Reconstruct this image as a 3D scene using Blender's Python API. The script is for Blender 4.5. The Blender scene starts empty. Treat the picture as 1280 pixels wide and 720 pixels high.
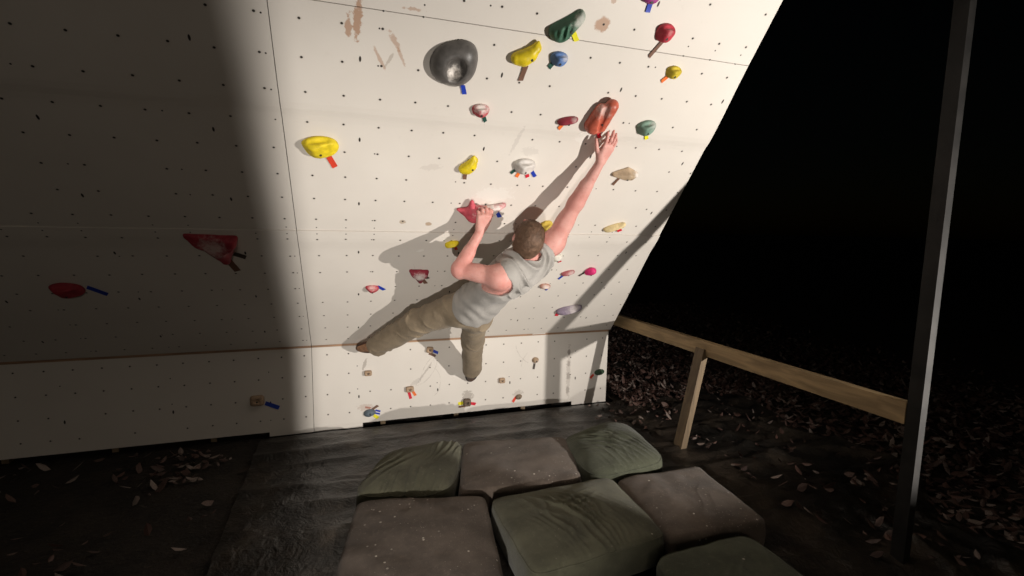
import bpy, bmesh, math, random
import numpy as np
from mathutils import Vector, Matrix

random.seed(7)
R = math.radians
scene = bpy.context.scene
COL = scene.collection
H = 0.655                       # height of the kickboard's top edge above the ground
ANG = 0.801207                  # overhang, measured from the vertical
SA, CA = math.sin(ANG), math.cos(ANG)
UP_W = np.array([0, -SA, CA])   # up the sheet
OUT_W = np.array([0, -CA, -SA]) # out of the sheet, towards the climber


def wpt(u, v, off=0.0):
    return np.array([u, 0, H]) + v * UP_W + off * OUT_W


# ------------------------------------------------------------------ helpers
def tag(o, label=None, cat=None, group=None, kind=None):
    if label: o['label'] = label
    if cat: o['category'] = cat
    if group: o['group'] = group
    if kind: o['kind'] = kind
    return o


def empty(name, loc):
    o = bpy.data.objects.new(name, None)
    o.location = Vector(loc)
    o.empty_display_size = 0.1
    COL.objects.link(o)
    return o


def link_mesh(name, verts, faces, mat, parent=None, smooth=True, uv=None):
    me = bpy.data.meshes.new(name)
    verts = np.asarray(verts, dtype=float)
    faces = faces if isinstance(faces, list) else [tuple(f) for f in np.asarray(faces).tolist()]
    me.from_pydata([tuple(v) for v in verts.tolist()], [], faces)
    if smooth:
        me.polygons.foreach_set('use_smooth', [True] * len(me.polygons))
    if uv is not None:
        lay = me.uv_layers.new(name='UVMap')
        li = np.zeros(len(me.loops), dtype=np.int32)
        me.loops.foreach_get('vertex_index', li)
        lay.data.foreach_set('uv', np.asarray(uv, dtype=np.float32)[li].ravel())
    me.update()
    me.materials.append(mat)
    o = bpy.data.objects.new(name, me)
    COL.objects.link(o)
    if parent is not None:
        o.parent = parent
        o.matrix_parent_inverse = Matrix.Identity(4)
        pw = parent.location if parent.parent is None else parent.location + parent.parent.location
        if parent.rotation_euler.to_matrix().is_identity if hasattr(parent.rotation_euler.to_matrix(), 'is_identity') else False:
            pass
        o.location = -Vector(pw) if KEEP[0] else Vector((0, 0, 0))
    return o


KEEP = [True]   # True: vertices are given in world coordinates, the parent is an unrotated Empty


class MB:
    """Collects boxes and tubes into ONE mesh."""
    def __init__(self):
        self.v, self.f = [], []

    def add(self, v, f):
        n = len(self.v)
        self.v += [tuple(float(c) for c in p) for p in v]
        self.f += [tuple(i + n for i in q) for q in f]
        return self

    def box(self, lo, hi, M=None):
        x0, y0, z0 = lo; x1, y1, z1 = hi
        v = [(x0, y0, z0), (x1, y0, z0), (x1, y1, z0), (x0, y1, z0), (x0, y0, z1), (x1, y0, z1), (x1, y1, z1), (x0, y1, z1)]
        if M is not None: v = [tuple(M @ Vector(p)) for p in v]
        return self.add(v, [(0, 3, 2, 1), (4, 5, 6, 7), (0, 1, 5, 4), (1, 2, 6, 5), (2, 3, 7, 6), (3, 0, 4, 7)])

    def bar(self, p0, p1, w, t, up=(0, 0, 1)):
        """A rectangular bar from p0 to p1, w along side, t along up."""
        p0, p1, up = np.array(p0, float), np.array(p1, float), np.array(up, float)
        d = p1 - p0; d /= np.linalg.norm(d)
        s = np.cross(d, up); s /= np.linalg.norm(s); q = np.cross(s, d)
        v = []
        for p in (p0, p1):
            for a, b in ((-1, -1), (1, -1), (1, 1), (-1, 1)):
                v.append(p + s * a * w / 2 + q * b * t / 2)
        return self.add(v, [(0, 3, 2, 1), (4, 5, 6, 7), (0, 1, 5, 4), (1, 2, 6, 5), (2, 3, 7, 6), (3, 0, 4, 7)])

    def tube(self, pts, r, n=8, closed=False, cap=True):
        pts = [np.array(p, float) for p in pts]
        m = len(pts); v = []; f = []
        rr = r if hasattr(r, '__len__') else [r] * m
        prev = None
        for i, p in enumerate(pts):
            if closed: d = pts[(i + 1) % m] - pts[i - 1]
            else: d = pts[min(i + 1, m - 1)] - pts[max(i - 1, 0)]
            d = d / (np.linalg.norm(d) + 1e-12)
            if prev is None:
                a = np.array([0, 0, 1.]) if abs(d[2]) < .9 else np.array([1., 0, 0])
            else: a = prev
            s = np.cross(d, a); s /= np.linalg.norm(s); q = np.cross(s, d); prev = q
            for k in range(n):
                th = 2 * math.pi * k / n
                v.append(p + rr[i] * (math.cos(th) * s + math.sin(th) * q))
        for i in range(m if closed else m - 1):
            for k in range(n):
                a, b = i * n + k, i * n + (k + 1) % n
                c, d_ = ((i + 1) % m) * n + (k + 1) % n, ((i + 1) % m) * n + k
                f.append((a, b, c, d_))
        if cap and not closed:
            f.append(tuple(range(n - 1, -1, -1))); f.append(tuple((m - 1) * n + k for k in range(n)))
        return self.add(v, f)

    def build(self, name, mat, parent=None, smooth=False):
        return link_mesh(name, self.v, self.f, mat, parent, smooth)


# ------------------------------------------------------------------ numpy noise, signed distance fields, surface nets
_rng = np.random.default_rng(11)
_LAT = _rng.random((32, 32, 32))


def vnoise(p, scale=1.0, seed=0):
    """smooth value noise in -1..1 for an (n,3) array"""
    q = np.asarray(p, float) * scale + seed * 7.31
    i = np.floor(q).astype(int); f = q - i
    f = f * f * (3 - 2 * f)
    r = 0
    for dx in (0, 1):
        for dy in (0, 1):
            for dz in (0, 1):
                w = (f[:, 0] if dx else 1 - f[:, 0]) * (f[:, 1] if dy else 1 - f[:, 1]) * (f[:, 2] if dz else 1 - f[:, 2])
                r = r + w * _LAT[(i[:, 0] + dx) % 32, (i[:, 1] + dy) % 32, (i[:, 2] + dz) % 32]
    return r * 2 - 1


class Field:
    """a smooth union of simple shapes on a grid"""
    def __init__(self, lo, hi, h, far=0.2):
        self.lo = np.array(lo, float); self.h = h
        self.n = np.maximum(4, np.ceil((np.array(hi) - self.lo) / h).astype(int) + 1)
        self.d = np.full(self.n, far, dtype=np.float32)

    def _sub(self, lo, hi):
        i0 = np.clip(np.floor((np.array(lo) - self.lo) / self.h).astype(int), 0, self.n)
        i1 = np.clip(np.ceil((np.array(hi) - self.lo) / self.h).astype(int) + 1, 0, self.n)
        sl = tuple(slice(a, b) for a, b in zip(i0, i1))
        ax = [self.lo[k] + self.h * np.arange(i0[k], i1[k]) for k in range(3)]
        X, Y, Z = np.meshgrid(*ax, indexing='ij', sparse=True)
        return sl, X, Y, Z

    def _join(self, sl, d, k, op):
        a = self.d[sl]
        if op == 'add':
            if k > 0:
                t = np.clip(.5 + .5 * (a - d) / k, 0, 1)
                self.d[sl] = a + (d - a) * t - k * t * (1 - t)
            else: self.d[sl] = np.minimum(a, d)
        else:
            nd = -d
            if k > 0:
                t = np.clip(.5 - .5 * (a - nd) / k, 0, 1)
                self.d[sl] = a + (nd - a) * t + k * t * (1 - t)
            else: self.d[sl] = np.maximum(a, nd)

    def cone(self, p0, p1, r0, r1, k=.02, op='add'):
        p0, p1 = np.array(p0, float), np.array(p1, float)
        m = max(r0, r1) + k + .03
        sl, X, Y, Z = self._sub(np.minimum(p0, p1) - m, np.maximum(p0, p1) + m)
        d = p1 - p0; L = float(d @ d) + 1e-12
        t = np.clip(((X - p0[0]) * d[0] + (Y - p0[1]) * d[1] + (Z - p0[2]) * d[2]) / L, 0, 1)
        dist = np.sqrt((X - p0[0] - t * d[0]) ** 2 + (Y - p0[1] - t * d[1]) ** 2 + (Z - p0[2] - t * d[2]) ** 2) - (r0 + (r1 - r0) * t)
        self._join(sl, dist.astype(np.float32), k, op)
        return self

    def ell(self, c, r, axes=None, k=.02, op='add'):
        c = np.array(c, float); r = np.array(r, float)
        A = np.eye(3) if axes is None else np.array(axes, float)
        ext = np.sqrt(((A * r[:, None]) ** 2).sum(0)) + k + .03
        sl, X, Y, Z = self._sub(c - ext, c + ext)
        q = [((X - c[0]) * A[j, 0] + (Y - c[1]) * A[j, 1] + (Z - c[2]) * A[j, 2]) for j in range(3)]
        k0 = np.sqrt(sum((q[j] / r[j]) ** 2 for j in range(3))); k1 = np.sqrt(sum((q[j] / r[j] ** 2) ** 2 for j in range(3))) + 1e-6
        self._join(sl, (k0 * (k0 - 1) / k1).astype(np.float32), k, op)
        return self

    def rbox(self, c, b, axes=None, rad=.005, k=0., op='add'):
        c = np.array(c, float); b = np.array(b, float)
        A = np.eye(3) if axes is None else np.array(axes, float)
        ext = np.sqrt(((A * b[:, None]) ** 2).sum(0)) + k + rad + .03
        sl, X, Y, Z = self._sub(c - ext, c + ext)
        q = [np.abs((X - c[0]) * A[j, 0] + (Y - c[1]) * A[j, 1] + (Z - c[2]) * A[j, 2]) - b[j] + rad for j in range(3)]
        d = np.sqrt(sum(np.maximum(x, 0) ** 2 for x in q)) + np.minimum(np.maximum(np.maximum(q[0], q[1]), q[2]), 0) - rad
        self._join(sl, d.astype(np.float32), k, op)
        return self

    def half(self, p, n, k=0.):
        """keep only the side of the plane that n points away from"""
        n = np.array(n, float); n /= np.linalg.norm(n); p = np.array(p, float)
        sl, X, Y, Z = self._sub(self.lo, self.lo + self.h * self.n)
        d = ((X - p[0]) * n[0] + (Y - p[1]) * n[1] + (Z - p[2]) * n[2]).astype(np.float32)
        self._join(sl, -d, k, 'sub')
        return self

    def mesh(self, smooth=2):
        d = self.d
        d[0] = d[-1] = .1; d[:, 0] = d[:, -1] = .1; d[:, :, 0] = d[:, :, -1] = .1
        s = d < 0
        c8 = [(a, b, c) for a in (0, 1) for b in (0, 1) for c in (0, 1)]
        N = np.array(d.shape) - 1
        cnt = sum(s[a:a + N[0], b:b + N[1], c:c + N[2]].astype(np.int8) for a, b, c in c8)
        act = np.argwhere((cnt > 0) & (cnt < 8))
        idx = np.full(N, -1, np.int64); idx[tuple(act.T)] = np.arange(len(act))
        acc = np.zeros((len(act), 3)); w = np.zeros(len(act))
        for e in range(3):
            o = [0, 0, 0]; o[e] = 1
            for a in (0, 1):
                for b in (0, 1):
                    base = [0, 0, 0]; other = [x for x in range(3) if x != e]
                    base[other[0]] = a; base[other[1]] = b
                    p = act + base; q = p + o
                    da = d[tuple(p.T)]; db = d[tuple(q.T)]
                    m = (da < 0) != (db < 0)
                    t = np.where(m, da / np.where(m, da - db, 1), 0)
                    pos = np.array(base)[None, :] + t[:, None] * np.array(o)[None, :]
                    acc += pos * m[:, None]; w += m
        V = self.lo + self.h * (act + acc / w[:, None])
        F = []
        for e in range(3):
            o1, o2 = [(1, 2), (2, 0), (0, 1)][e]
            sa = [slice(None)] * 3; sb = [slice(None)] * 3
            sa[e] = slice(0, -1); sb[e] = slice(1, None)
            a_, b_ = s[tuple(sa)], s[tuple(sb)]
            for flip in (0, 1):
                ed = np.argwhere((a_ & ~b_) if not flip else (~a_ & b_))
                ok = np.all((ed > 0), axis=1) | True
                ed = ed[(ed[:, o1] > 0) & (ed[:, o2] > 0)]
                q = []
                for da_, db_ in ((0, 0), (1, 0), (1, 1), (0, 1)):
                    c = ed.copy(); c[:, o1] -= da_; c[:, o2] -= db_
                    c = np.minimum(c, N - 1)
                    q.append(idx[tuple(c.T)])
                q = np.stack(q if not flip else q[::-1], 1)
                F.append(q[(q >= 0).all(1)])
        F = np.concatenate(F)
        for _ in range(smooth): V = relax(V, F)
        return V, F


def relax(V, F, a=.5):
    S = np.zeros_like(V); n = np.zeros(len(V))
    for i, j in ((0, 1), (1, 2), (2, 3), (3, 0)):
        for x, y in ((i, j), (j, i)):
            np.add.at(S, F[:, x], V[F[:, y]]); np.add.at(n, F[:, x], 1)
    return V * (1 - a) + a * S / np.maximum(n, 1)[:, None]


def normals(V, F):
    n = np.cross(V[F[:, 2]] - V[F[:, 0]], V[F[:, 3]] - V[F[:, 1]])
    N = np.zeros_like(V)
    for k in range(4): np.add.at(N, F[:, k], n)
    return N / (np.linalg.norm(N, axis=1, keepdims=True) + 1e-12)


# ------------------------------------------------------------------ materials
def newmat(name):
    m = bpy.data.materials.new(name); m.use_nodes = True
    return m, m.node_tree.nodes, m.node_tree.links, m.node_tree.nodes['Principled BSDF']


class NB:
    """small node builder"""
    def __init__(self, m):
        self.N, self.L = m.node_tree.nodes, m.node_tree.links

    def val(self, sock, x):
        if hasattr(x, 'is_linked') or hasattr(x, 'links'): self.L.new(x, sock)
        else: sock.default_value = x

    def math(self, op, a, b=0.0, c=None):
        n = self.N.new('ShaderNodeMath'); n.operation = op
        self.val(n.inputs[0], a); self.val(n.inputs[1], b)
        if c is not None: self.val(n.inputs[2], c)
        return n.outputs[0]

    def mix(self, f, a, b):
        n = self.N.new('ShaderNodeMix'); n.data_type = 'RGBA'
        self.val(n.inputs[0], f)
        for s, x in ((n.inputs[6], a), (n.inputs[7], b)):
            if isinstance(x, tuple): s.default_value = (*x[:3], 1)
            else: self.L.new(x, s)
        return n.outputs[2]

    def noise(self, vec, scale, detail=3., rough=.55, dist=0.):
        n = self.N.new('ShaderNodeTexNoise'); n.inputs['Scale'].default_value = scale
        n.inputs['Detail'].default_value = detail; n.inputs['Roughness'].default_value = rough
        n.inputs['Distortion'].default_value = dist
        if vec is not None: self.L.new(vec, n.inputs['Vector'])
        return n.outputs['Fac']

    def ramp(self, x, lo, hi, a=0., b=1.):
        n = self.N.new('ShaderNodeMapRange'); n.interpolation_type = 'SMOOTHSTEP'
        self.val(n.inputs[0], x); n.inputs[1].default_value = lo; n.inputs[2].default_value = hi
        n.inputs[3].default_value = a; n.inputs[4].default_value = b
        return n.outputs[0]

    def coord(self, which='Object'):
        return self.N.new('ShaderNodeTexCoord').outputs[which]

    def sep(self, v):
        n = self.N.new('ShaderNodeSeparateXYZ'); self.L.new(v, n.inputs[0]); return n.outputs

    def comb(self, x, y, z=0.):
        n = self.N.new('ShaderNodeCombineXYZ')
        for s, a in zip(n.inputs, (x, y, z)): self.val(s, a)
        return n.outputs[0]

    def bump(self, bsdf, h, strength, dist=.002):
        n = self.N.new('ShaderNodeBump'); n.inputs['Strength'].default_value = strength
        n.inputs['Distance'].default_value = dist
        self.L.new(h, n.inputs['Height']); self.L.new(n.outputs[0], bsdf.inputs['Normal'])


def plain(name, col, rough=.6, var=.15, scale=20, bump=.2, bscale=150, spec=.3, dist=.001, sheen=0.):
    m, N, L, B = newmat(name); nb = NB(m)
    co = nb.coord('Object')
    f = nb.noise(co, scale, 4)
    f = nb.ramp(f, .3, .7)
    a = tuple(c * (1 - var) for c in col); b = tuple(min(1, c * (1 + var)) for c in col)
    L.new(nb.mix(f, a, b), B.inputs['Base Color'])
    B.inputs['Roughness'].default_value = rough
    B.inputs['Specular IOR Level'].default_value = spec
    if sheen:
        B.inputs['Sheen Weight'].default_value = sheen
        B.inputs['Sheen Roughness'].default_value = .5
    if bump: nb.bump(B, nb.noise(co, bscale, 3), bump, dist)
    return m


def wall_material(name, v0, dv, screws, stains_shade, scuffs, top):
    """painted plywood with its grid of T-nut holes, screw heads, chips, chalk, shoe scuffs and painted shade marks; UV is in metres"""
    m, N, L, B = newmat(name); nb = NB(m)
    uv = nb.coord('UV'); x, y, _ = nb.sep(uv)
    jit = nb.noise(uv, 9.0, 0)

    def lattice(u0, du, v0_, dv_, ru, rv, keep, seed):
        a = nb.math('ADD', nb.math('DIVIDE', nb.math('SUBTRACT', x, u0), du), .5)
        b = nb.math('ADD', nb.math('DIVIDE', nb.math('SUBTRACT', y, v0_), dv_), .5)
        fa = nb.math('MULTIPLY', nb.math('SUBTRACT', nb.math('FRACT', a), .5), du / ru)
        fb = nb.math('MULTIPLY', nb.math('SUBTRACT', nb.math('FRACT', b), .5), dv_ / rv)
        wn = N.new('ShaderNodeTexWhiteNoise'); wn.noise_dimensions = '3D'
        L.new(nb.comb(nb.math('FLOOR', a), nb.math('FLOOR', b), seed), wn.inputs['Vector'])
        off = nb.sep(wn.outputs['Color'])
        fa = nb.math('ADD', fa, nb.math('MULTIPLY', nb.math('SUBTRACT', off[0], .5), .9))
        fb = nb.math('ADD', fb, nb.math('MULTIPLY', nb.math('SUBTRACT', off[1], .5), .9))
        d = nb.math('SQRT', nb.math('ADD', nb.math('MULTIPLY', fa, fa), nb.math('MULTIPLY', fb, fb)))
        k = nb.math('LESS_THAN', wn.outputs['Value'], keep)
        return nb.math('MULTIPLY', nb.ramp(d, .8, 1.15, 1., 0.), k), nb.math('MULTIPLY', nb.ramp(d, 1., 2.6, 1., 0.), k)
    hole, halo = lattice(.157, .1524, v0, dv, .0056, .0050, .92, 1.)
    for (u0, du, v0_, dv_, ru, rv, keep) in screws:
        h2, _h = lattice(u0, du, v0_, dv_, ru, rv, keep, u0 * 13 + 3)
        hole = nb.math('MAXIMUM', hole, h2)
    n1 = nb.noise(uv, 1.7, 3); n2 = nb.noise(uv, 26., 5, .65); n3 = nb.noise(uv, 7., 5, .7)
    base = nb.mix(nb.ramp(n1, .35, .7), (.70, .652, .592), (.735, .688, .627))
    base = nb.mix(nb.ramp(n3, .62, .8, 0., .22), base, (.56, .50, .43))
    base = nb.mix(nb.math('MULTIPLY', nb.ramp(n2, .6, .75), .12), base, (.5, .44, .38))
    for (su, sv, ru, rv, rot, col, amt, lo) in stains_shade:
        dx = nb.math('SUBTRACT', x, su); dy = nb.math('SUBTRACT', y, sv)
        c, s = math.cos(R(rot)), math.sin(R(rot))
        ex = nb.math('DIVIDE', nb.math('ADD', nb.math('MULTIPLY', dx, c), nb.math('MULTIPLY', dy, s)), ru)
        ey = nb.math('DIVIDE', nb.math('SUBTRACT', nb.math('MULTIPLY', dy, c), nb.math('MULTIPLY', dx, s)), rv)
        d = nb.math('SQRT', nb.math('ADD', nb.math('MULTIPLY', ex, ex), nb.math('MULTIPLY', ey, ey)))
        e = nb.math('ADD', d, nb.math('MULTIPLY', nb.math('SUBTRACT', nb.noise(uv, 40., 4, .7), .5), 2.6 if lo else 1.2))
        base = nb.mix(nb.math('MULTIPLY', nb.ramp(e, .7, 1.05, 1., 0.), amt), base, col)
    for (su, sv, rad, wdt, a0, a1) in scuffs:          # arcs that shoes rubbed on the paint
        dx = nb.math('SUBTRACT', x, su); dy = nb.math('SUBTRACT', y, sv)
        d = nb.math('SQRT', nb.math('ADD', nb.math('MULTIPLY', dx, dx), nb.math('MULTIPLY', dy, dy)))
        e = nb.math('ABSOLUTE', nb.math('SUBTRACT', nb.math('ADD', d, nb.math('MULTIPLY', nb.math('SUBTRACT', n3, .5), .03)), rad))
        an = nb.math('ARCTAN2', dy, dx)
        g = nb.math('MULTIPLY', nb.math('GREATER_THAN', an, a0), nb.math('LESS_THAN', an, a1))
        base = nb.mix(nb.math('MULTIPLY', nb.math('MULTIPLY', nb.ramp(e, 0., wdt, .38, 0.), g), nb.ramp(n2, .35, .6)), base, (.3, .26, .22))
    base = nb.mix(nb.math('MULTIPLY', halo, .16), base, (.40, .35, .29))
    col = nb.mix(hole, base, (.034, .028, .023))
    L.new(col, B.inputs['Base Color'])
    B.inputs['Roughness'].default_value = .55
    B.inputs['Specular IOR Level'].default_value = .3
    hgt = nb.math('SUBTRACT', nb.math('MULTIPLY', nb.noise(uv, 60., 3), .25), nb.math('MULTIPLY', hole, 1.6))
    hgt = nb.math('ADD', hgt, nb.math('MULTIPLY', nb.noise(nb.comb(nb.math('MULTIPLY', x, 4.), nb.math('MULTIPLY', y, 90.)), 1., 3), .22))
    nb.bump(B, hgt, .28, .003)
    return m


def wood(name, col, scale=3., axis=(1, 14, 14), rough=.65):
    m, N, L, B = newmat(name); nb = NB(m)
    mp = N.new('ShaderNodeMapping'); mp.inputs['Scale'].default_value = axis
    L.new(nb.coord('Object'), mp.inputs['Vector'])
    f = nb.noise(mp.outputs[0], scale, 6, .6, .6)
    g = nb.noise(mp.outputs[0], scale * 5, 4)
    c = nb.mix(nb.ramp(f, .35, .68), tuple(x * .68 for x in col), tuple(min(1, x * 1.18) for x in col))
    c = nb.mix(nb.ramp(g, .6, .75, 0., .3), c, tuple(x * .5 for x in col))
    L.new(c, B.inputs['Base Color']); B.inputs['Roughness'].default_value = rough
    nb.bump(B, f, .25, .002)
    return m


def hold_material(name, col, chalk=None, rough=.62, var=.18):
    """cast resin, rubbed with chalk round a point given in the hold's own coordinates"""
    m, N, L, B = newmat(name); nb = NB(m)
    co = nb.coord('Object')
    f = nb.ramp(nb.noise(co, 30., 4), .3, .7)
    c = nb.mix(f, tuple(x * (1 - var) for x in col), tuple(min(1, x * (1 + var)) for x in col))
    if chalk:
        for (cx, cy, cz, rad, amt) in chalk:
            x, y, z = nb.sep(co)
            d = nb.math('SQRT', nb.math('ADD', nb.math('ADD', nb.math('POWER', nb.math('SUBTRACT', x, cx), 2.), nb.math('POWER', nb.math('SUBTRACT', y, cy), 2.)), nb.math('POWER', nb.math('SUBTRACT', z, cz), 2.)))
            d = nb.math('ADD', nb.math('DIVIDE', d, rad), nb.math('MULTIPLY', nb.math('SUBTRACT', nb.noise(co, 45., 6, .75), .5), 2.4))
            c = nb.mix(nb.ramp(d, .2, 1.25, amt, 0.), c, (.74, .69, .64))
    L.new(c, B.inputs['Base Color'])
    B.inputs['Roughness'].default_value = rough
    B.inputs['Specular IOR Level'].default_value = .35
    nb.bump(B, nb.noise(co, 420., 3), .35, .0012)
    return m


def cushion_material(name, col, specks, nap):
    # dust, mottling and bits of lint belong to the cloth
    m, N, L, B = newmat(name); nb = NB(m)
    co = nb.coord('Object')
    a = nb.ramp(nb.noise(co, 5., 5, .6), .3, .7)
    c = nb.mix(a, tuple(x * .72 for x in col), tuple(x * 1.25 for x in col))
    b = nb.noise(co, 42., 6, .75)
    c = nb.mix(nb.ramp(b, .50, .72, 0., .5), c, tuple(x * 1.6 + .012 for x in col))
    c = nb.mix(nb.ramp(nb.noise(co, 11., 6, .75), .55, .72, 0., .45), c, tuple(x * .55 for x in col))
    if specks:
        v = N.new('ShaderNodeTexVoronoi'); v.inputs['Scale'].default_value = 30.; v.inputs['Randomness'].default_value = 1.
        L.new(co, v.inputs['Vector'])
        sel = nb.math('GREATER_THAN', nb.sep(v.outputs['Color'])[0], 1 - specks)
        clump = nb.ramp(nb.noise(co, 6., 3), .45, .6)
        dot = nb.ramp(nb.math('ADD', v.outputs['Distance'], nb.math('MULTIPLY', nb.noise(co, 200., 2), .12)), .15, .26, 1., 0.)
        c = nb.mix(nb.math('MULTIPLY', nb.math('MULTIPLY', dot, sel), clump), c, (.62, .56, .48))
        v2 = N.new('ShaderNodeTexVoronoi'); v2.inputs['Scale'].default_value = 85.
        L.new(co, v2.inputs['Vector'])
        s2 = nb.math('GREATER_THAN', nb.sep(v2.outputs['Color'])[1], 1 - specks * .9)
        d2 = nb.ramp(nb.math('ADD', v2.outputs['Distance'], nb.math('MULTIPLY', nb.noise(co, 400., 2), .2)), .2, .36, .8, 0.)
        c2 = nb.ramp(nb.noise(co, 4.5, 4), .42, .62)
        c = nb.mix(nb.math('MULTIPLY', nb.math('MULTIPLY', d2, s2), c2), c, (.40, .35, .30))
    L.new(c, B.inputs['Base Color'])
    B.inputs['Roughness'].default_value = .92
    B.inputs['Specular IOR Level'].default_value = .15
    B.inputs['Sheen Weight'].default_value = .12
    nb.bump(B, nb.math('ADD', nb.noise(co, nap, 2), nb.math('MULTIPLY', nb.noise(co, 25., 4), .7)), .5, .003)
    return m


M = {}
m, N, L, B = newmat('skin'); nb = NB(m)
co = nb.coord('Object')
c = nb.mix(nb.ramp(nb.noise(co, 9., 4, .6), .32, .68), (.63, .278, .238), (.68, .36, .31))
c = nb.mix(nb.ramp(nb.noise(co, 38., 4, .65), .52, .74, 0., .4), c, (.50, .19, .155))
c = nb.mix(nb.ramp(nb.noise(co, 150., 2), .66, .74, 0., .3), c, (.32, .15, .10))
L.new(c, B.inputs['Base Color']); B.inputs['Roughness'].default_value = .46
B.inputs['Specular IOR Level'].default_value = .4
B.inputs['Subsurface Weight'].default_value = .10
B.inputs['Subsurface Radius'].default_value = (.012, .005, .003)
nb.bump(B, nb.math('ADD', nb.noise(co, 240., 3), nb.math('MULTIPLY', nb.noise(co, 28., 3), 1.6)), .32, .003)
M['skin'] = m
M['nail'] = plain('nail', (.6, .36, .3), .35, .05, 20, 0)
M['hair'] = plain('hair', (.150, .088, .056), .6, .22, 40, .8, 420, .3)
M['shirt'] = plain('shirt_cloth', (.37, .35, .325), .85, .08, 12, .35, 700, .2, .001, .1)
M['trousers'] = plain('trouser_cloth', (.265, .208, .142), .85, .14, 9, .35, 600, .2, .001, .1)
for key, sc_, st_ in (('trousers', 26., .42), ('shirt', 30., .30)):
    nb = NB(M[key]); B = M[key].node_tree.nodes['Principled BSDF']; co = nb.coord('Object')
    crease = nb.math('ABSOLUTE', nb.math('SUBTRACT', nb.noise(co, sc_, 3, .5, 1.2), .5))
    nb.bump(B, nb.math('ADD', nb.math('MULTIPLY', crease, 2.2), nb.math('MULTIPLY', nb.noise(co, 600., 2), .12)), st_, .006)
M['shoe'] = plain('shoe_leather', (.085, .038, .022), .55, .3, 30, .3, 200)
M['shoe_side'] = plain('shoe_canvas', (.36, .19, .105), .7, .25, 40, .3, 300)
M['rubber'] = plain('rubber', (.02, .019, .018), .7, .2, 40, .2, 200)
M['lace'] = plain('lace', (.4, .24, .13), .8, .2)
M['steel'] = plain('steel', (.32, .31, .3), .38, .1, 60, .1, 200, .5)
M['steel'].node_tree.nodes['Principled BSDF'].inputs['Metallic'].default_value = .9
M['dark_steel'] = plain('dark_steel', (.03, .028, .026), .5, .2, 60, .1, 200, .5)
M['ledge'] = wood('ledge_wood', (.36, .215, .125), 4., (1, 20, 20))
M['frame'] = wood('frame_wood', (.42, .29, .15), 2.2, (12, 1.2, 12))
M['joist'] = wood('joist_wood', (.2, .14, .08), 2.2, (12, 12, 1.2))
M['foothold'] = wood('foothold_wood', (.45, .31, .2), 10., (6, 20, 20))
M['paper'] = plain('paper', (.85, .83, .78), .4, .03, 20, 0)
M['white_plastic'] = plain('lamp_plastic', (.05, .05, .05), .5, .1, 20, 0)

# ------------------------------------------------------------------ the ground, tarp, leaves
m, N, L, B = newmat('soil'); nb = NB(m)
co = nb.coord('Object')
c = nb.mix(nb.ramp(nb.noise(co, 4., 6, .7), .3, .7), (.010, .008, .006), (.034, .025, .018))
c = nb.mix(nb.ramp(nb.noise(co, 60., 4, .7), .55, .7), c, (.06, .042, .028))
L.new(c, B.inputs['Base Color']); B.inputs['Roughness'].default_value = .95
nb.bump(B, nb.noise(co, 30., 6, .7), .9, .03)
M['soil'] = m
nx = 60
gx = np.sign(np.linspace(-1, 1, nx)) * np.abs(np.linspace(-1, 1, nx)) ** 4 * 400 + 1
gv = np.array([(a, b, 0) for a in gx for b in gx], float)
gv[:, 2] = -.012 + np.where(np.hypot(gv[:, 0] - 1, gv[:, 1]) > 6, .15 * vnoise(gv, .12, 3), 0) + .0
gf = [(i * nx + j, (i + 1) * nx + j, (i + 1) * nx + j + 1, i * nx + j + 1) for i in range(nx - 1) for j in range(nx - 1)]
o = link_mesh('ground', gv, gf, M['soil'])
tag(o, kind='structure')

# fallen leaves: nobody could count them
m, N, L, B = newmat('dead_leaves'); nb = NB(m)
oi = nb.coord('UV'); lx, ly, _ = nb.sep(oi)
wn = N.new('ShaderNodeTexWhiteNoise'); wn.noise_dimensions = '2D'; L.new(oi, wn.inputs['Vector'])
c = nb.mix(wn.outputs['Value'], (.028, .013, .010), (.13, .068, .053))
c = nb.mix(nb.math('GREATER_THAN', nb.sep(wn.outputs['Color'])[1], .78), c, (.30, .24, .21))
L.new(c, B.inputs['Base Color']); B.inputs['Roughness'].default_value = .6
M['leaves'] = m
lv, lf, lu = [], [], []
rg = np.random.default_rng(5)


def leaf(px_, py_, z_):
    a = rg.uniform(0, 6.28); s = rg.uniform(.014, .036)
    t1, t2 = rg.normal(0, .45), rg.normal(0, .45)
    n = len(lv); sid = (rg.random(), rg.random())
    for (x_, y_, z2) in ((-1, 0, .15), (-.2, -.5, 0), (.5, -.42, .1), (1.1, 0, .3), (.5, .45, .1), (-.2, .5, 0)):
        X = s * (x_ * math.cos(a) - y_ * math.sin(a)); Y = s * (x_ * math.sin(a) + y_ * math.cos(a))
        lv.append((px_ + X, py_ + Y, z_ + abs(s * z2) + X * t1 + Y * t2 + .004)); lu.append(sid)
    lf.append((n, n + 1, n + 2, n + 3)); lf.append((n, n + 3, n + 4, n + 5))


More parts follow.
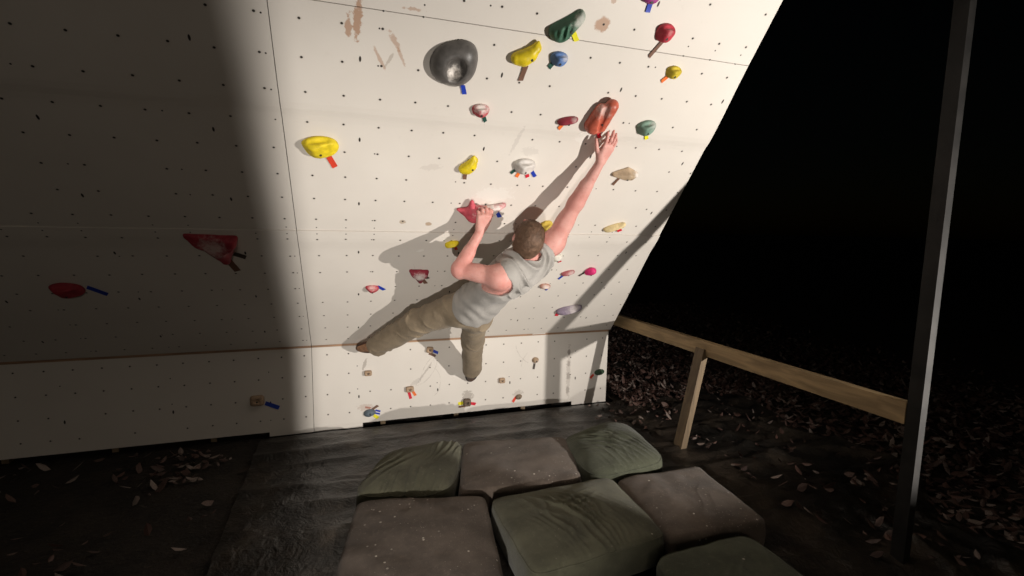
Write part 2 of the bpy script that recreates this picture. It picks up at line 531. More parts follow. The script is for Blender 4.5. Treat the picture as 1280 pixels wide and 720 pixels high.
for q_ in range(38000):
    x_ = rg.uniform(2.0, 7.0); y_ = rg.uniform(-3.2, 5.0)
    if q_ > 26000: x_ = rg.uniform(2.3, 4.6); y_ = rg.uniform(-.3, 2.6)
    if x_ < 2.30 and y_ < .05: continue
    on = x_ < 3.1 + .25 * math.sin(y_ * 4) and y_ < .75 + .2 * math.sin(x_ * 5)
    if on and rg.random() > .10 + .8 * min(1., max(0., (y_ + .35) / .4)) + .5 * max(0., math.sin(x_ * 9 + y_ * 4) * math.sin(y_ * 7 - x_ * 3)) ** 2: continue
    leaf(x_, y_, (.035 if on else .0) + abs(rg.normal(0, .025)))
for _ in range(4200):
    x_ = rg.uniform(-3.2, -.62); y_ = rg.uniform(-3.4, -.1)
    if rg.random() > .06 + max(0., math.sin(x_ * 4.1 + 1.3 * y_) * math.sin(y_ * 3.3 - x_ * 1.7 + 1)) ** 1.5: continue
    leaf(x_, y_, abs(rg.normal(0, .012)))
for _ in range(1300):
    leaf(rg.uniform(-.6, 2.4), rg.uniform(.05, 2.0), abs(rg.normal(0, .015)))
for _ in range(60):
    leaf(rg.uniform(1.9, 2.4), rg.uniform(-.7, -.1), .018)
o = link_mesh('fallen_leaves', lv, lf, M['leaves'], None, False, lu)
tag(o, 'brown fallen leaves scattered over the dark ground beside the wall', 'leaves', kind='stuff')

# black plastic sheet
m, N, L, B = newmat('black_plastic'); nb = NB(m)
co = nb.coord('Object')
c = nb.mix(nb.ramp(nb.noise(co, 2.5, 5, .65), .4, .75), (.013, .0112, .0095), (.060, .046, .034))
c = nb.mix(nb.ramp(nb.noise(co, 30., 5, .7), .58, .75, 0., .5), c, (.09, .075, .06))
L.new(c, B.inputs['Base Color']); B.inputs['Roughness'].default_value = .34
B.inputs['Specular IOR Level'].default_value = .42
nb.bump(B, nb.math('ADD', nb.noise(co, 14., 5, .6, .8), nb.math('MULTIPLY', nb.noise(co, 55., 4, .6), .3)), .6, .02)
M['tarp'] = m
n1, n2 = 190, 190
U_, V_ = np.meshgrid(np.linspace(-.6, 3.25, n1), np.linspace(-3.0, .85, n2), indexing='ij')
P = np.stack([U_.ravel(), V_.ravel(), np.zeros(n1 * n2)], 1)
wr = vnoise(P * [1, 1, 0] @ np.array([[.35, .2, 0], [-1, 1.6, 0], [0, 0, 1]]), 3.0, 2)
rid = (1 - np.abs(wr)) ** 4
wr2 = (1 - np.abs(vnoise(P @ np.array([[.25, 0, 0], [.4, 3., 0], [0, 0, 1]]), 2.6, 9))) ** 5
P[:, 2] = .008 + .022 * rid + .020 * wr2 + .006 * vnoise(P, 9, 4)
near = np.clip((P[:, 1] + .22) / .19, 0, 1) * (P[:, 0] < 2.25)                     # pulled up a little against the foot of the wall
P[:, 2] = np.maximum(.004, P[:, 2]) * (1 - .75 * near) + .004
edge = np.clip((P[:, 0] - 2.3) / .4, 0, 1)
wr3 = (1 - np.abs(vnoise(P @ np.array([[1.2, 1.0, 0], [1.0, -.3, 0], [0, 0, 1]]), 2.6, 15))) ** 4 + .6 * (1 - np.abs(vnoise(P @ np.array([[2.2, 1.6, 0], [1.6, -.8, 0], [0, 0, 1]]), 3.1, 21))) ** 3
P[:, 2] += edge * .040 * wr3
P[:, 0] += np.where(P[:, 0] > 2.4, (P[:, 0] - 2.4) * .45 * vnoise(P * [0, 1, 0], 1.7, 6), 0)
P[:, 1] += np.where(P[:, 1] > .1, (P[:, 1] - .1) * .5 * vnoise(P * [1, 0, 0], 2.1, 8), 0)
F = np.array([(i * n2 + j, (i + 1) * n2 + j, (i + 1) * n2 + j + 1, i * n2 + j + 1) for i in range(n1 - 1) for j in range(n2 - 1) if not (P[i * n2 + j, 1] > -.05 and P[i * n2 + j, 0] < 2.24)])
o = link_mesh('tarpaulin', P, F, M['tarp'])
tag(o, 'wrinkled black plastic sheet on the ground under the cushions', 'tarpaulin')

# ------------------------------------------------------------------ the climbing wall
GRID_V = [(.567, .4225, .0845, .15235, .0038, .0038, .5), (.157, .1524, 1.197, 1.2435, .0040, .0038, .6), (.157, .1524, 1.2425, 1.2435, .0036, .0036, .5),
          (.075, .6047, .22, .4035, .0048, .0125, .9)]
peach = (.43, .25, .155)
STAINS = [(.063, 2.40, .018, .085, -4, peach, .85, 1), (.03, 2.36, .014, .05, 0, peach, .8, 1), (.205, 2.33, .05, .013, -55, peach, .6, 1), (.15, 2.25, .055, .008, -62, peach, .6, 1),
          (.19, 2.25, .04, .007, 62, (.42, .36, .30), .6, 1), (.235, 2.27, .045, .008, -65, peach, .55, 1), (.27, 2.463, .04, .008, 0, peach, .6, 1), (1.066, 2.52, .036, .034, 0, peach, .8, 0), (1.08, 2.62, .016, .012, 0, peach, .6, 1),
          (.43, 1.70, .06, .02, 10, (.5, .45, .4), .3, 1), (.84, 1.90, .012, .09, -10, (.5, .46, .42), .38, 1), (.93, 1.84, .05, .03, 0, (.5, .46, .42), .28, 1), (.44, 1.05, .03, .012, 20, (.80, .77, .71), .7, 1),
          (.80, 1.53, .12, .06, 0, (.8, .77, .72), .5, 1), (.31, 1.30, .022, .018, 0, (.4, .3, .2), .7, 0), (.46, 1.285, .020, .017, 0, (.4, .28, .18), .8, 0), (1.22, 1.95, .07, .05, 0, (.80, .77, .72), .5, 1)]
SC_W = [(.30, .86, .12, .004, -.5, .5)]
M['panel'] = wall_material('painted_plywood', .0845, .15235, GRID_V, STAINS, SC_W, True)
STAINS_SHADE_K = [(.12, -.16, .012, .06, -18, (.32, .28, .24), .6, 1), (.12, -.5, .06, .03, 0, (.5, .38, .32), .5, 1), (.92, -.48, .05, .045, 0, (.30, .26, .22), .6, 1), (.58, -.25, .008, .12, -35, (.36, .32, .28), .5, 1), (.50, -.33, .05, .02, 40, (.5, .46, .42), .5, 1),
       (1.36, -.5, .05, .03, 0, (.4, .35, .3), .5, 1), (1.818, -.175, .016, .030, 0, (.22, .19, .17), .75, 0), (1.818, -.275, .016, .026, 0, (.26, .23, .2), .7, 0), (1.818, -.385, .018, .034, 0, (.26, .23, .2), .65, 0), (1.815, -.51, .018, .036, 0, (.26, .23, .2), .6, 0), (1.818, -.35, .022, .26, 0, (.40, .35, .31), .4, 1)]  # dark column of marks near the right end: shadow painted into the colour
SC_K = [(.78, -.33, .24, .005, 2.2, 3.9), (.72, -.1, .42, .004, 3.5, 4.6) if False else (.42, -.12, .26, .005, -1.2, -.2), (1.55, -.05, .22, .006, 3.3 - 6.283, 4.2 - 6.283), (1.55, -.28, .17, .005, 2.3, 3.1), (.55, -.34, .15, .004, -.9, .9)]
M['kick'] = wall_material('painted_kickboard', -.068, .1535, [(.065, .6047, -.35, .18, .004, .004, .5), (.676, .6047, -.405, .9, .0055, .013, 1.)], STAINS_SHADE_K, SC_K, False)

wall = empty('climbing_wall', (1.0, 0, 0))
tag(wall, 'off white overhanging plywood wall with a grid of bolt holes above a low kickboard', 'climbing wall')


def bow(u, v):
    """plywood sheets bow a little between the studs"""
    b = .0050 * np.tanh((v - 1.965) / .03) - .0050 * np.tanh((v - 2.25) / .12)
    b = b + .0055 * np.tanh((v - 1.10) / .05) * (v < 1.2205) - .0040 * np.tanh((v - .75) / .14)
    return b + .0012 * np.sin(u * 7.7 + 1) * np.sin(v * 5.1)


def sheet(name, u0, u1l, v0, v1, parent, u1top=None):
    nu, nv = 40, 40
    V, uv, F = [], [], []
    for j in range(nv + 1):
        v = v0 + (v1 - v0) * j / nv
        ue = u1l if u1top is None else u1l + (u1top - u1l) * j / nv
        for i in range(nu + 1):
            u = u0 + (ue - u0) * i / nu
            V.append(wpt(u, v, float(bow(np.array(u), np.array(v))))); uv.append((u, v))
    n = len(V)
    V += [p - OUT_W * .018 - OUT_W * 0 for p in V]; uv += uv
    w = nu + 1
    for j in range(nv):
        for i in range(nu):
            a = j * w + i
            F.append((a, a + w, a + w + 1, a + 1)); F.append((n + a, n + a + 1, n + a + w + 1, n + a + w))
    rim = [i for i in range(w)] + [j * w + nu for j in range(1, nv + 1)] + [nv * w + i for i in range(nu - 1, -1, -1)] + [j * w for j in range(nv - 1, 0, -1)]
    for k in range(len(rim)):
        a, b = rim[k], rim[(k + 1) % len(rim)]
        F.append((a, b, n + b, n + a))
    return link_mesh(name, V, F, M['panel'], parent, False, uv)


def edge_u(v): return 2.2127 - .1225 * v
JU = -.25
g = .0016
for r0, r1 in ((.010, 1.22 - g), (1.22 + g, 2.44 - g), (2.44 + g, 3.66)):
    sheet('panel', JU + g, edge_u(r0), r0, r1, wall, edge_u(r1))
    sheet('panel', JU - 2.44, JU - g, r0, r1, wall)


def kick(u0, u1, tabs):
    """vertical board, cut away underneath between its two feet"""
    z1 = -.010; zb = -.619; zt = -.6515
    us = [u0] + ([tabs[0], tabs[1]] if tabs else []) + [u1]
    V, F, uv = [], [], []

    def slab(a, b, lo, hi):
        n = len(V); k = 8
        for j in range(k + 1):
            for i in range(k + 1):
                u = a + (b - a) * i / k; z = lo + (hi - lo) * j / k
                V.append((u, 0, H + z)); uv.append((u, z))
        w = k + 1
        for j in range(k):
            for i in range(k): q = n + j * w + i; F.append((q, q + 1, q + w + 1, q + w))
        m_ = len(V)
        for p in [(a, lo), (b, lo), (b, hi), (a, hi)]:
            V.append((p[0], .018, H + p[1])); uv.append(p)
        c4 = [n, n + k, n + k * w + k, n + k * w]
        for e in range(4): F.append((c4[(e + 1) % 4], c4[e], m_ + e, m_ + (e + 1) % 4))
        F.append((m_ + 3, m_ + 2, m_ + 1, m_))
    slab(u0, u1, zb, z1)
    if tabs:
        slab(u0, tabs[0], zt, zb - .0006); slab(tabs[1], u1, zt, zb - .0006)
    return link_mesh('kickboard', V, F, M['kick'], wall, False, uv)


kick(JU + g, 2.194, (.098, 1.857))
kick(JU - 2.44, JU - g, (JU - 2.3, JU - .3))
mb = MB()
n = 24
for a, b in ((JU - 2.44, JU - .002), (JU + .002, 2.193)):
    mb.box((a, -.006, H - .0085), (b, .03, H + .0075))
mb.build('ledge_strip', M['ledge'], wall)
for k_ in range(8):                                                 # studs behind the sheets
    u = JU - 2.40 + .58 * k_
    mb = MB()
    mb.bar(wpt(u, .03, -.0185 - .045), wpt(u, 3.62, -.0185 - .045), .038, .089, OUT_W)
    mb.build('stud', M['joist'], wall)
    mb = MB(); mb.box((u - .019, .0185, 0), (u + .019, .107, H - .03)); mb.build('stud', M['joist'], wall)
MB().bar((JU - 2.5, -2.36, 3.06), (2.52, -2.36, 3.06), .09, .04).build('top_beam', M['frame'], wall)
post = MB().bar((2.421, -2.365, 0), (2.421, -2.365, 3.04), .040, .06, (0, 1, 0)).build('post', plain('black_painted_timber', (.012, .011, .010), .6, .4, 8, .4, 60, .3), wall)
MB().bar((JU - 2.47, -2.36, 0), (JU - 2.47, -2.36, 3.04), .09, .045, (0, 1, 0)).build('post', M['joist'], wall)

# the side rail that runs forward from the foot of the wall to the post
rail = empty('side_rail', (2.35, 0, 0))
tag(rail, 'pale timber rail running forward from the right foot of the wall above dead leaves', 'timber rail')
MB().bar((2.318, .20, .730), (2.420, -2.332, .730), .045, .10).build('beam', M['frame'], rail)
MB().bar((2.352, -1.03, .725), (2.205, -1.03, -.01), .045, .085, (0, -1, 0)).build('prop', M['joist'], rail)
MB().bar((2.02, .155, .70), (2.294, .155, .70), .05, .09).build('cross_piece', M['joist'], rail)

o = MB()
o.bar(wpt(1.471, .0125, .0045), wpt(1.586, .0135, .0045), .0015, .009, UP_W)
o = o.build('paper_strip', M['paper'])
tag(o, 'thin shiny white strip stuck along the wooden ledge under the overhang', 'sticker')

# ------------------------------------------------------------------ holds
WALL_M = Matrix(((1, 0, 0), (0, -SA, -CA), (0, CA, -SA))).transposed()      # rows: local axes
Rw = Matrix(((1, 0, 0), tuple(UP_W), tuple(OUT_W))).transposed()             # columns: right, up the sheet, out
Rk = Matrix(((1, 0, 0), (0, 0, 1), (0, -1, 0))).transposed()


def place(o, surf, u, v, rot, off=0.):
    base = Rw if surf == 'W' else Rk
    p = wpt(u, v, off + float(bow(np.array(u), np.array(v)))) if surf == 'W' else np.array([u, -off, H + v])
    o.matrix_world = Matrix.Translation(Vector(p)) @ (base @ Matrix.Rotation(R(rot), 3, 'Z')).to_4x4()


def hold_shape(kind, w, h, d):
    s = max(w, h, d)
    F = Field((-w * .75, -h * .75, -.012), (w * .75, h * .75, d * 1.5), max(s / 46, .0016), far=s)
    a, b = w / 2, h / 2
    if kind == 'bowl':
        F.ell((0, -.02 * h, 0), (a * .98, b * .92, d * .95), k=0)
        F.ell((a * .28, b * .45, 0), (a * .55, b * .55, d * .75), k=.03)
        F.ell((-a * .45, -b * .1, 0), (a * .52, b * .62, d * .7), k=.03)
        F.ell((0, -b * .02, d * 1.0), (a * .46, b * .52, d * .62), k=.012, op='sub')
        F.ell((0, -b * .28, d * .62), (a * .30, b * .22, d * .40), k=.008, op='sub')
    elif kind == 'jug':
        F.ell((0, 0, 0), (a, b, d), k=0)
        F.ell((0, b * .35, d * .2), (a * .9, b * .55, d * .95), k=.01)
        F.cone((-a * .45, b * .98, d * .62), (a * .45, b * 1.02, d * .62), b * .30, b * .30, k=.005, op='sub')
        F.half((a * .25, 0, d * .82), (.4, -.15, 1), .006)
        F.half((-a * .6, -b * .3, d * .5), (-1, -.3, .8), .008)
    elif kind == 'sickle':
        pts = [(-a * .75, -b * .45), (-a * .25, -b * .42), (a * .25, -b * .1), (a * .62, b * .38), (a * .72, b * .85)]
        rs = [.50, .60, .54, .36, .12]
        for (p, q, r0, r1) in zip(pts, pts[1:], rs, rs[1:]):
            F.cone((*p, d * .25), (*q, d * .3), r0 * b * 1.05, r1 * b * 1.05, k=.012)
        F.cone((-a * .55, b * .55, d * .9), (a * .3, b * 1.0, d * .8), b * .30, b * .30, k=.008, op='sub')
    elif kind == 'crimp':
        F.ell((0, 0, 0), (a, b * .85, d), k=0)
        F.cone((-a * .6, b * .28, d * .35), (a * .6, b * .36, d * .35), b * .42, b * .36, k=.012)
        F.cone((-a * .5, b * .95, d * .75), (a * .5, b * 1.0, d * .75), b * .38, b * .38, k=.006, op='sub')
    elif kind == 'ridged':
        F.cone((-a * .5, -b * .25, 0), (a * .5, b * .38, 0), b * .84, b * .5, k=.02)
        F.cone((-a * .35, -b * .1, d * .35), (a * .4, b * .3, d * .40), b * .62, b * .40, k=.03)
        F.half((0, b * .62, 0), (-.25, 1, .35), .006)
        F.half((a * .2, 0, d * .85), (.25, .3, 1), .008)
        for t in (-.62, -.22, .12):
            F.cone((-a * .30 + t * a - a * .18, -b * 1.1, d * .95), (-a * .30 + t * a + a * .42, b * 1.0, d * .84), .010, .010, k=.005, op='sub')
    elif kind == 'cleft':
        F.cone((-a * .38, -b * .40, d * .25), (-a * .10, b * .35, d * .30), a * .52, a * .40, k=.012)
        F.cone((a * .05, -b * .48, d * .30), (a * .42, b * .60, d * .42), a * .34, a * .36, k=.012)
        F.cone((-a * .55, -b * .45, d * .1), (a * .1, -b * .65, d * .1), a * .30, a * .25, k=.02)
        F.cone((-a * .20, -b * .55, d * .72), (a * .04, b * .85, d * .70), a * .15, a * .20, k=.004, op='sub')
        F.cone((a * .34, -b * .55, d * .72), (a * .66, b * .10, d * .64), a * .13, a * .10, k=.004, op='sub')
        F.half((-a * .55, b * .25, d * .4), (-1, .7, .35), .010)
        F.half((a * .1, 0, d * .98), (.1, -.1, 1), .010)
    elif kind == 'tri':
        P3 = [(-a * .78, b * .66), (a * .74, b * .56), (a * .28, -b * .82)]
        for q0, q1 in zip(P3, P3[1:] + P3[:1]):
            F.cone((*q0, d * .15), (*q1, d * .15), b * .18, b * .18, k=.008)
        F.cone((-a * .35, b * .38, d * .35), (a * .42, b * .32, d * .40), b * .36, b * .40, k=.02)
        F.cone((a * .1, b * .2, d * .35), (a * .24, -b * .45, d * .25), b * .46, b * .24, k=.02)
        F.half((0, 0, d * .78), (-.12, .25, 1), .008)
        F.half((0, b * .74, 0), (.05, 1, .3), .006)
    elif kind == 'star':
        F.cone((-a * .93, b * .02, d * .12), (-a * .30, -b * .12, d * .40), b * .10, b * .52, k=.010)
        F.cone((-a * .44, b * .86, d * .30), (-a * .32, -b * .1, d * .40), b * .10, b * .46, k=.014)
        F.cone((-a * .25, -b * .2, d * .4), (a * .02, -b * .80, d * .2), b * .50, b * .14, k=.016)
        F.cone((-a * .1, b * .0, d * .35), (a * .45, b * .0, d * .25), b * .46, b * .30, k=.02)
        F.cone((a * .36, -b * .02, d * .22), (a * .92, b * .48, d * .18), b * .42, b * .15, k=.014)
        F.cone((-a * .15, b * .88, d * .85), (a * .6, b * .90, d * .80), b * .34, b * .30, k=.008, op='sub')
        F.half((-a * .5, b * .1, d * .70), (-.55, .15, 1), .010)
    elif kind == 'slab':
        F.ell((-a * .12, b * .05, 0), (a * .85, b * .78, d * .95), k=0)
        F.cone((a * .35, -b * .1, d * .3), (a * .72, b * .12, d * .3), b * .5, b * .36, k=.02)
        F.cone((-a * .7, -b * .3, d * .1), (a * .2, -b * .25, d * .3), b * .34, b * .45, k=.02)
        F.ell((a * .28, -b * .38, d * 1.0), (a * .14, b * .16, d * .4), k=.006, op='sub')
        F.half((-a * .2, b * .55, d * .2), (-.45, 1, .5), .006); F.half((a * .2, b * .6, d * .2), (.5, 1, .4), .006)
        F.half((-a * .2, 0, d * .80), (-.35, -.1, 1), .008); F.half((0, -b * .62, 0), (-.15, -1, .2), .008)
    elif kind == 'shell':
        F.ell((0, 0, 0), (a, b * .7, d), axes=None, k=0)
        F.cone((-a * .75, -b * .2, d * .2), (a * .8, b * .35, d * .35), b * .38, b * .22, k=.02)
        F.cone((-a * .6, b * .5, d * .95), (a * .7, b * .9, d * .9), b * .38, b * .38, k=.006, op='sub')
        F.half((0, -b * .1, d * .75), (.05, -.75, 1), .006)
    elif kind == 'ball':
        F.cone((-a * .45, -b * .3, d * .3), (a * .35, b * .25, d * .55), b * .42, b * .62, k=.01)
        F.cone((-a * .2, -b * .1, 0), (0, 0, d * .4), b * .4, b * .5, k=.02)
    elif kind == 'wood':
        F.rbox((0, 0, d * .5), (a, b, d * .5), rad=min(a, b) * .55)
        F.ell((0, 0, d * 1.05), (a * .4, b * .4, d * .4), k=.004, op='sub')
    elif kind == 'pebble':
        F.ell((-a * .1, 0, 0), (a * .88, b * .95, d), k=0)
        F.ell((a * .4, b * .1, 0), (a * .55, b * .6, d * .7), k=.015)
        F.ell((0, 0, d * 1.05), (a * .14, a * .14, d * .4), k=.003, op='sub')
    F.half((0, 0, 0), (0, 0, -1))
    V, Q = F.mesh(2)
    Nn = normals(V, Q)
    k = np.clip(V[:, 2] / .01, 0, 1)
    if kind not in ('wood', 'bowl'):
        V = V + Nn * (vnoise(V, 1.6 / s * 3, 1) * s * .014 * k)[:, None]
    return V, Q


def rgb(*c): return tuple(c)
RED, DRED, PINK, MAG = (.46, .035, .055), (.26, .022, .04), (.56, .085, .115), (.66, .03, .17)
YEL, CREAM = (.74, .57, .018), (.66, .53, .28)
GRN, SGRN, BLUE = (.052, .135, .085), (.17, .27, .21), (.10, .19, .42)
BEI, WHT, LIL, ORG = (.44, .33, .22), (.58, .55, .52), (.22, .175, .235), (.50, .115, .07)
GW = 'climbing holds bolted to the overhanging wall'
GK = 'footholds on the kickboard'
# surface, u, v, width, height, depth, turn, shape, colour, chalk [(x,y,z,radius,amount)], label
HOLDS = [
 ('W', .459, 2.272, .20, .215, .075, -8, 'bowl', (.105, .097, .09), [(0, -.03, .03, .034, 1.), (0, -.085, .03, .03, .35)], 'large dark grey bowl hold with a chalky pocket, above a blue tape'),
 ('W', .914, 2.502, .165, .118, .06, 24, 'ridged', GRN, [(.05, .02, .05, .045, .55)], 'large dark green ridged hold near the top of the wall'),
 ('W', 1.373, 2.530, .088, .080, .05, 0, 'jug', RED, [(0, .02, .04, .02, .2)], 'red rounded hold above a long brown tape near the upper right'),
 ('W', 1.229, 2.660, .085, .06, .04, 0, 'crimp', (.30, .04, .20), None, 'purple hold cut by the top edge of the photo, above a blue tape'),
 ('W', .765, 2.362, .120, .105, .055, 10, 'sickle', YEL, None, 'yellow horn shaped hold with two bolt holes beside the small blue hold'),
 ('W', .918, 2.35, .082, .062, .045, 0, 'jug', BLUE, [(.02, .02, .03, .02, .5)], 'small blue hold with green tape beside the yellow horn hold'),
 ('W', 1.515, 2.36, .08, .06, .04, 0, 'jug', (.55, .42, .03), None, 'dull yellow hold with orange tape near the upper right edge'),
 ('W', .614, 2.063, .082, .062, .045, 5, 'jug', RED, [(0, .03, .02, .04, .95)], 'small red hold topped with white chalk below the grey bowl hold'),
 ('W', 1.066, 2.052, .100, .056, .045, 14, 'shell', DRED, [(.03, .02, .03, .02, .35)], 'small dark red shell hold with orange tape left of the big orange hold'),
 ('W', 1.23, 2.101, .180, .215, .085, 14, 'cleft', ORG, [(-.005, .05, .045, .04, .5)], 'big orange red cleft hold just above the reaching hand'),
 ('W', 1.516, 2.053, .108, .085, .05, 16, 'jug', SGRN, [(.03, .03, .03, .03, .4)], 'small pale green hold with yellow tape right of the orange hold'),
 ('W', 1.547, 1.741, .175, .110, .06, 4, 'slab', BEI, [(.075, .01, .03, .035, 1.)], 'beige slab hold with a chalk white end at the right'),
 ('W', .617, 1.742, .092, .098, .05, 20, 'sickle', YEL, None, 'yellow incut hold with brown tape above the pink hold'),
 ('W', .92, 1.749, .125, .092, .055, 2, 'jug', WHT, [(.01, .0, .04, .06, .6)], 'chalky white hold with four coloured tapes fanned out below'),
 ('W', .741, 1.420, .285, .185, .085, 2, 'star', PINK, [(.06, .01, .05, .095, .97)], 'big pink horned hold gripped by the left hand, right side chalked white'),
 ('W', .621, 1.127, .08, .066, .045, 14, 'shell', YEL, None, 'small yellow hold with orange red tape beside the bent forearm'),
 ('W', 1.195, 1.289, .085, .100, .05, 25, 'jug', (.62, .47, .08), None, 'yellow hold half hidden behind the raised upper arm'),
 ('W', 1.671, 1.301, .150, .066, .05, 24, 'shell', CREAM, None, 'long cream hold with a red tape by the right edge of the wall'),
 ('W', 1.366, .99, .085, .066, .04, 4, 'crimp', (.55, .53, .44), [(.01, .02, .03, .04, .6)], 'small white hold with red tape just right of the climber'),
 ('W', 1.509, .822, .095, .052, .04, 18, 'shell', (.36, .10, .11), [(.02, .02, .03, .03, .4)], 'dusky rose hold with blue tape below the small white hold'),
 ('W', 1.672, .847, .095, .085, .055, 20, 'ball', MAG, None, 'bright magenta ball hold near the pole shadow'),
 ('W', .446, .817, .125, .145, .06, 0, 'tri', DRED, [(0, .02, .05, .04, .8)], 'dark red triangular hold with a chalky middle above the straight leg'),
 ('W', .159, .69, .088, .050, .045, 0, 'jug', RED, [(0, .03, .02, .03, .5)], 'small red oval hold with blue tape above the left foot'),
 ('W', 1.376, .676, .072, .062, .045, -8, 'shell', (.42, .22, .17), [(0, .01, .03, .03, .6)], 'small pinkish brown hold with blue tape below the white hold'),
 ('W', 1.676, .374, .215, .105, .07, 16, 'shell', LIL, [(.03, .03, .04, .06, .5)], 'long lilac marbled hold just left of the pole shadow'),
 ('W', -.102, 1.788, .170, .115, .055, 8, 'jug', YEL, None, 'yellow hold alone on the dim left bay, the highest there'),
 ('W', -.667, 1.087, .265, .260, .07, 0, 'tri', (.33, .03, .045), [(0, .03, .06, .07, .55)], 'large dim red triangular hold in the middle of the left bay'),
 ('W', -1.436, .731, .160, .115, .05, 0, 'jug', (.33, .03, .045), None, 'dim red oval hold at the far left of the wall'),
 ('K', .611, -.077, .054, .048, .03, -10, 'wood', None, None, 'wooden foothold with blue and brown tapes under the straight leg'),
 ('K', .143, -.228, .055, .040, .03, 0, 'wood', None, None, 'bare wooden foothold below the left shoe without tape'),
 ('K', .454, -.381, .062, .045, .03, 4, 'wood', None, None, 'wooden foothold with red and orange tapes on the kickboard'),
 ('K', .150, -.545, .094, .062, .035, 4, 'pebble', (.115, .145, .175), None, 'slate blue oval foothold in the lower left corner among five tapes'),
 ('K', .911, -.530, .062, .062, .045, 0, 'wood', None, None, 'worn dark round foothold at the bottom below the right foot'),
 ('K', 1.209, -.373, .052, .044, .03, 0, 'wood', None, None, 'bare wooden foothold right of the hanging leg'),
 ('K', 1.505, -.222, .058, .052, .035, 0, 'pebble', (.42, .30, .20), None, 'wooden foothold with one short dark tape hanging below it'),
 ('K', 1.361, -.531, .060, .045, .03, 8, 'pebble', (.22, .16, .11), None, 'dark wooden foothold with one red tape at the bottom of the kickboard'),
 ('K', 2.119, -.374, .100, .056, .04, 4, 'pebble', (.03, .065, .035), None, 'dark green foothold in the shadow at the right end'),
 ('K', -.619, -.369, .095, .080, .035, 0, 'wood', None, None, 'dim wooden foothold with blue tape on the left bay'),
]
KEEP[0] = False
cnt = 0
for (sf, u, v, w, h, d, rot, kind, colr, chalk, lab) in HOLDS:
    V, Q = hold_shape(kind, w, h, d)
    rgh = .38 if kind in ('bowl', 'cleft', 'sickle') else .58
    if colr is None:
        mt = M['foothold'] if 'dark' not in lab else M.setdefault('foothold_dark', wood('foothold_worn_wood', (.16, .11, .075), 10., (6, 20, 20)))
    else:
        mt = hold_material('resin', colr, chalk, rgh)
    nm = 'climbing_hold' if sf == 'W' else 'foothold'
    o = link_mesh(nm, V, Q, mt)
    place(o, sf, u, v, rot)
    tag(o, lab, 'hold', GW if sf == 'W' else GK)
    # the bolt sits in the front of the hold
    zmax = V[(np.hypot(V[:, 0] - .12 * w * 0, V[:, 1] + h * .12) < max(.008, w * .08))][:, 2]
    zz = float(zmax.max()) if len(zmax) else d * .8
    bp = (0, -h * .12)
    if kind == 'bowl': bp = (-.0, -.06)
    if kind == 'sickle': bp = (w * .12, -h * .16)
    sel = V[np.hypot(V[:, 0] - bp[0], V[:, 1] - bp[1]) < max(.007, w * .06)]
    if len(sel):
        zz = float(np.median(sel[sel[:, 2] > .35 * sel[:, 2].max()][:, 2]))
        b = MB(); rb = .0062
        b.tube([(bp[0], bp[1], zz - .012), (bp[0], bp[1], zz + .0015)], [rb, rb], 10)
        ob = b.build('bolt', M['dark_steel'] if kind != 'bowl' else M['steel'], o)
        ob.location = (0, 0, 0)
        if kind == 'sickle' and w > .1:
            b = MB(); b.tube([(bp[0] - .03, bp[1] - .012, zz - .02), (bp[0] - .03, bp[1] - .012, zz + .001)], [.005, .005], 10)
            b.build('bolt', M['dark_steel'], o)

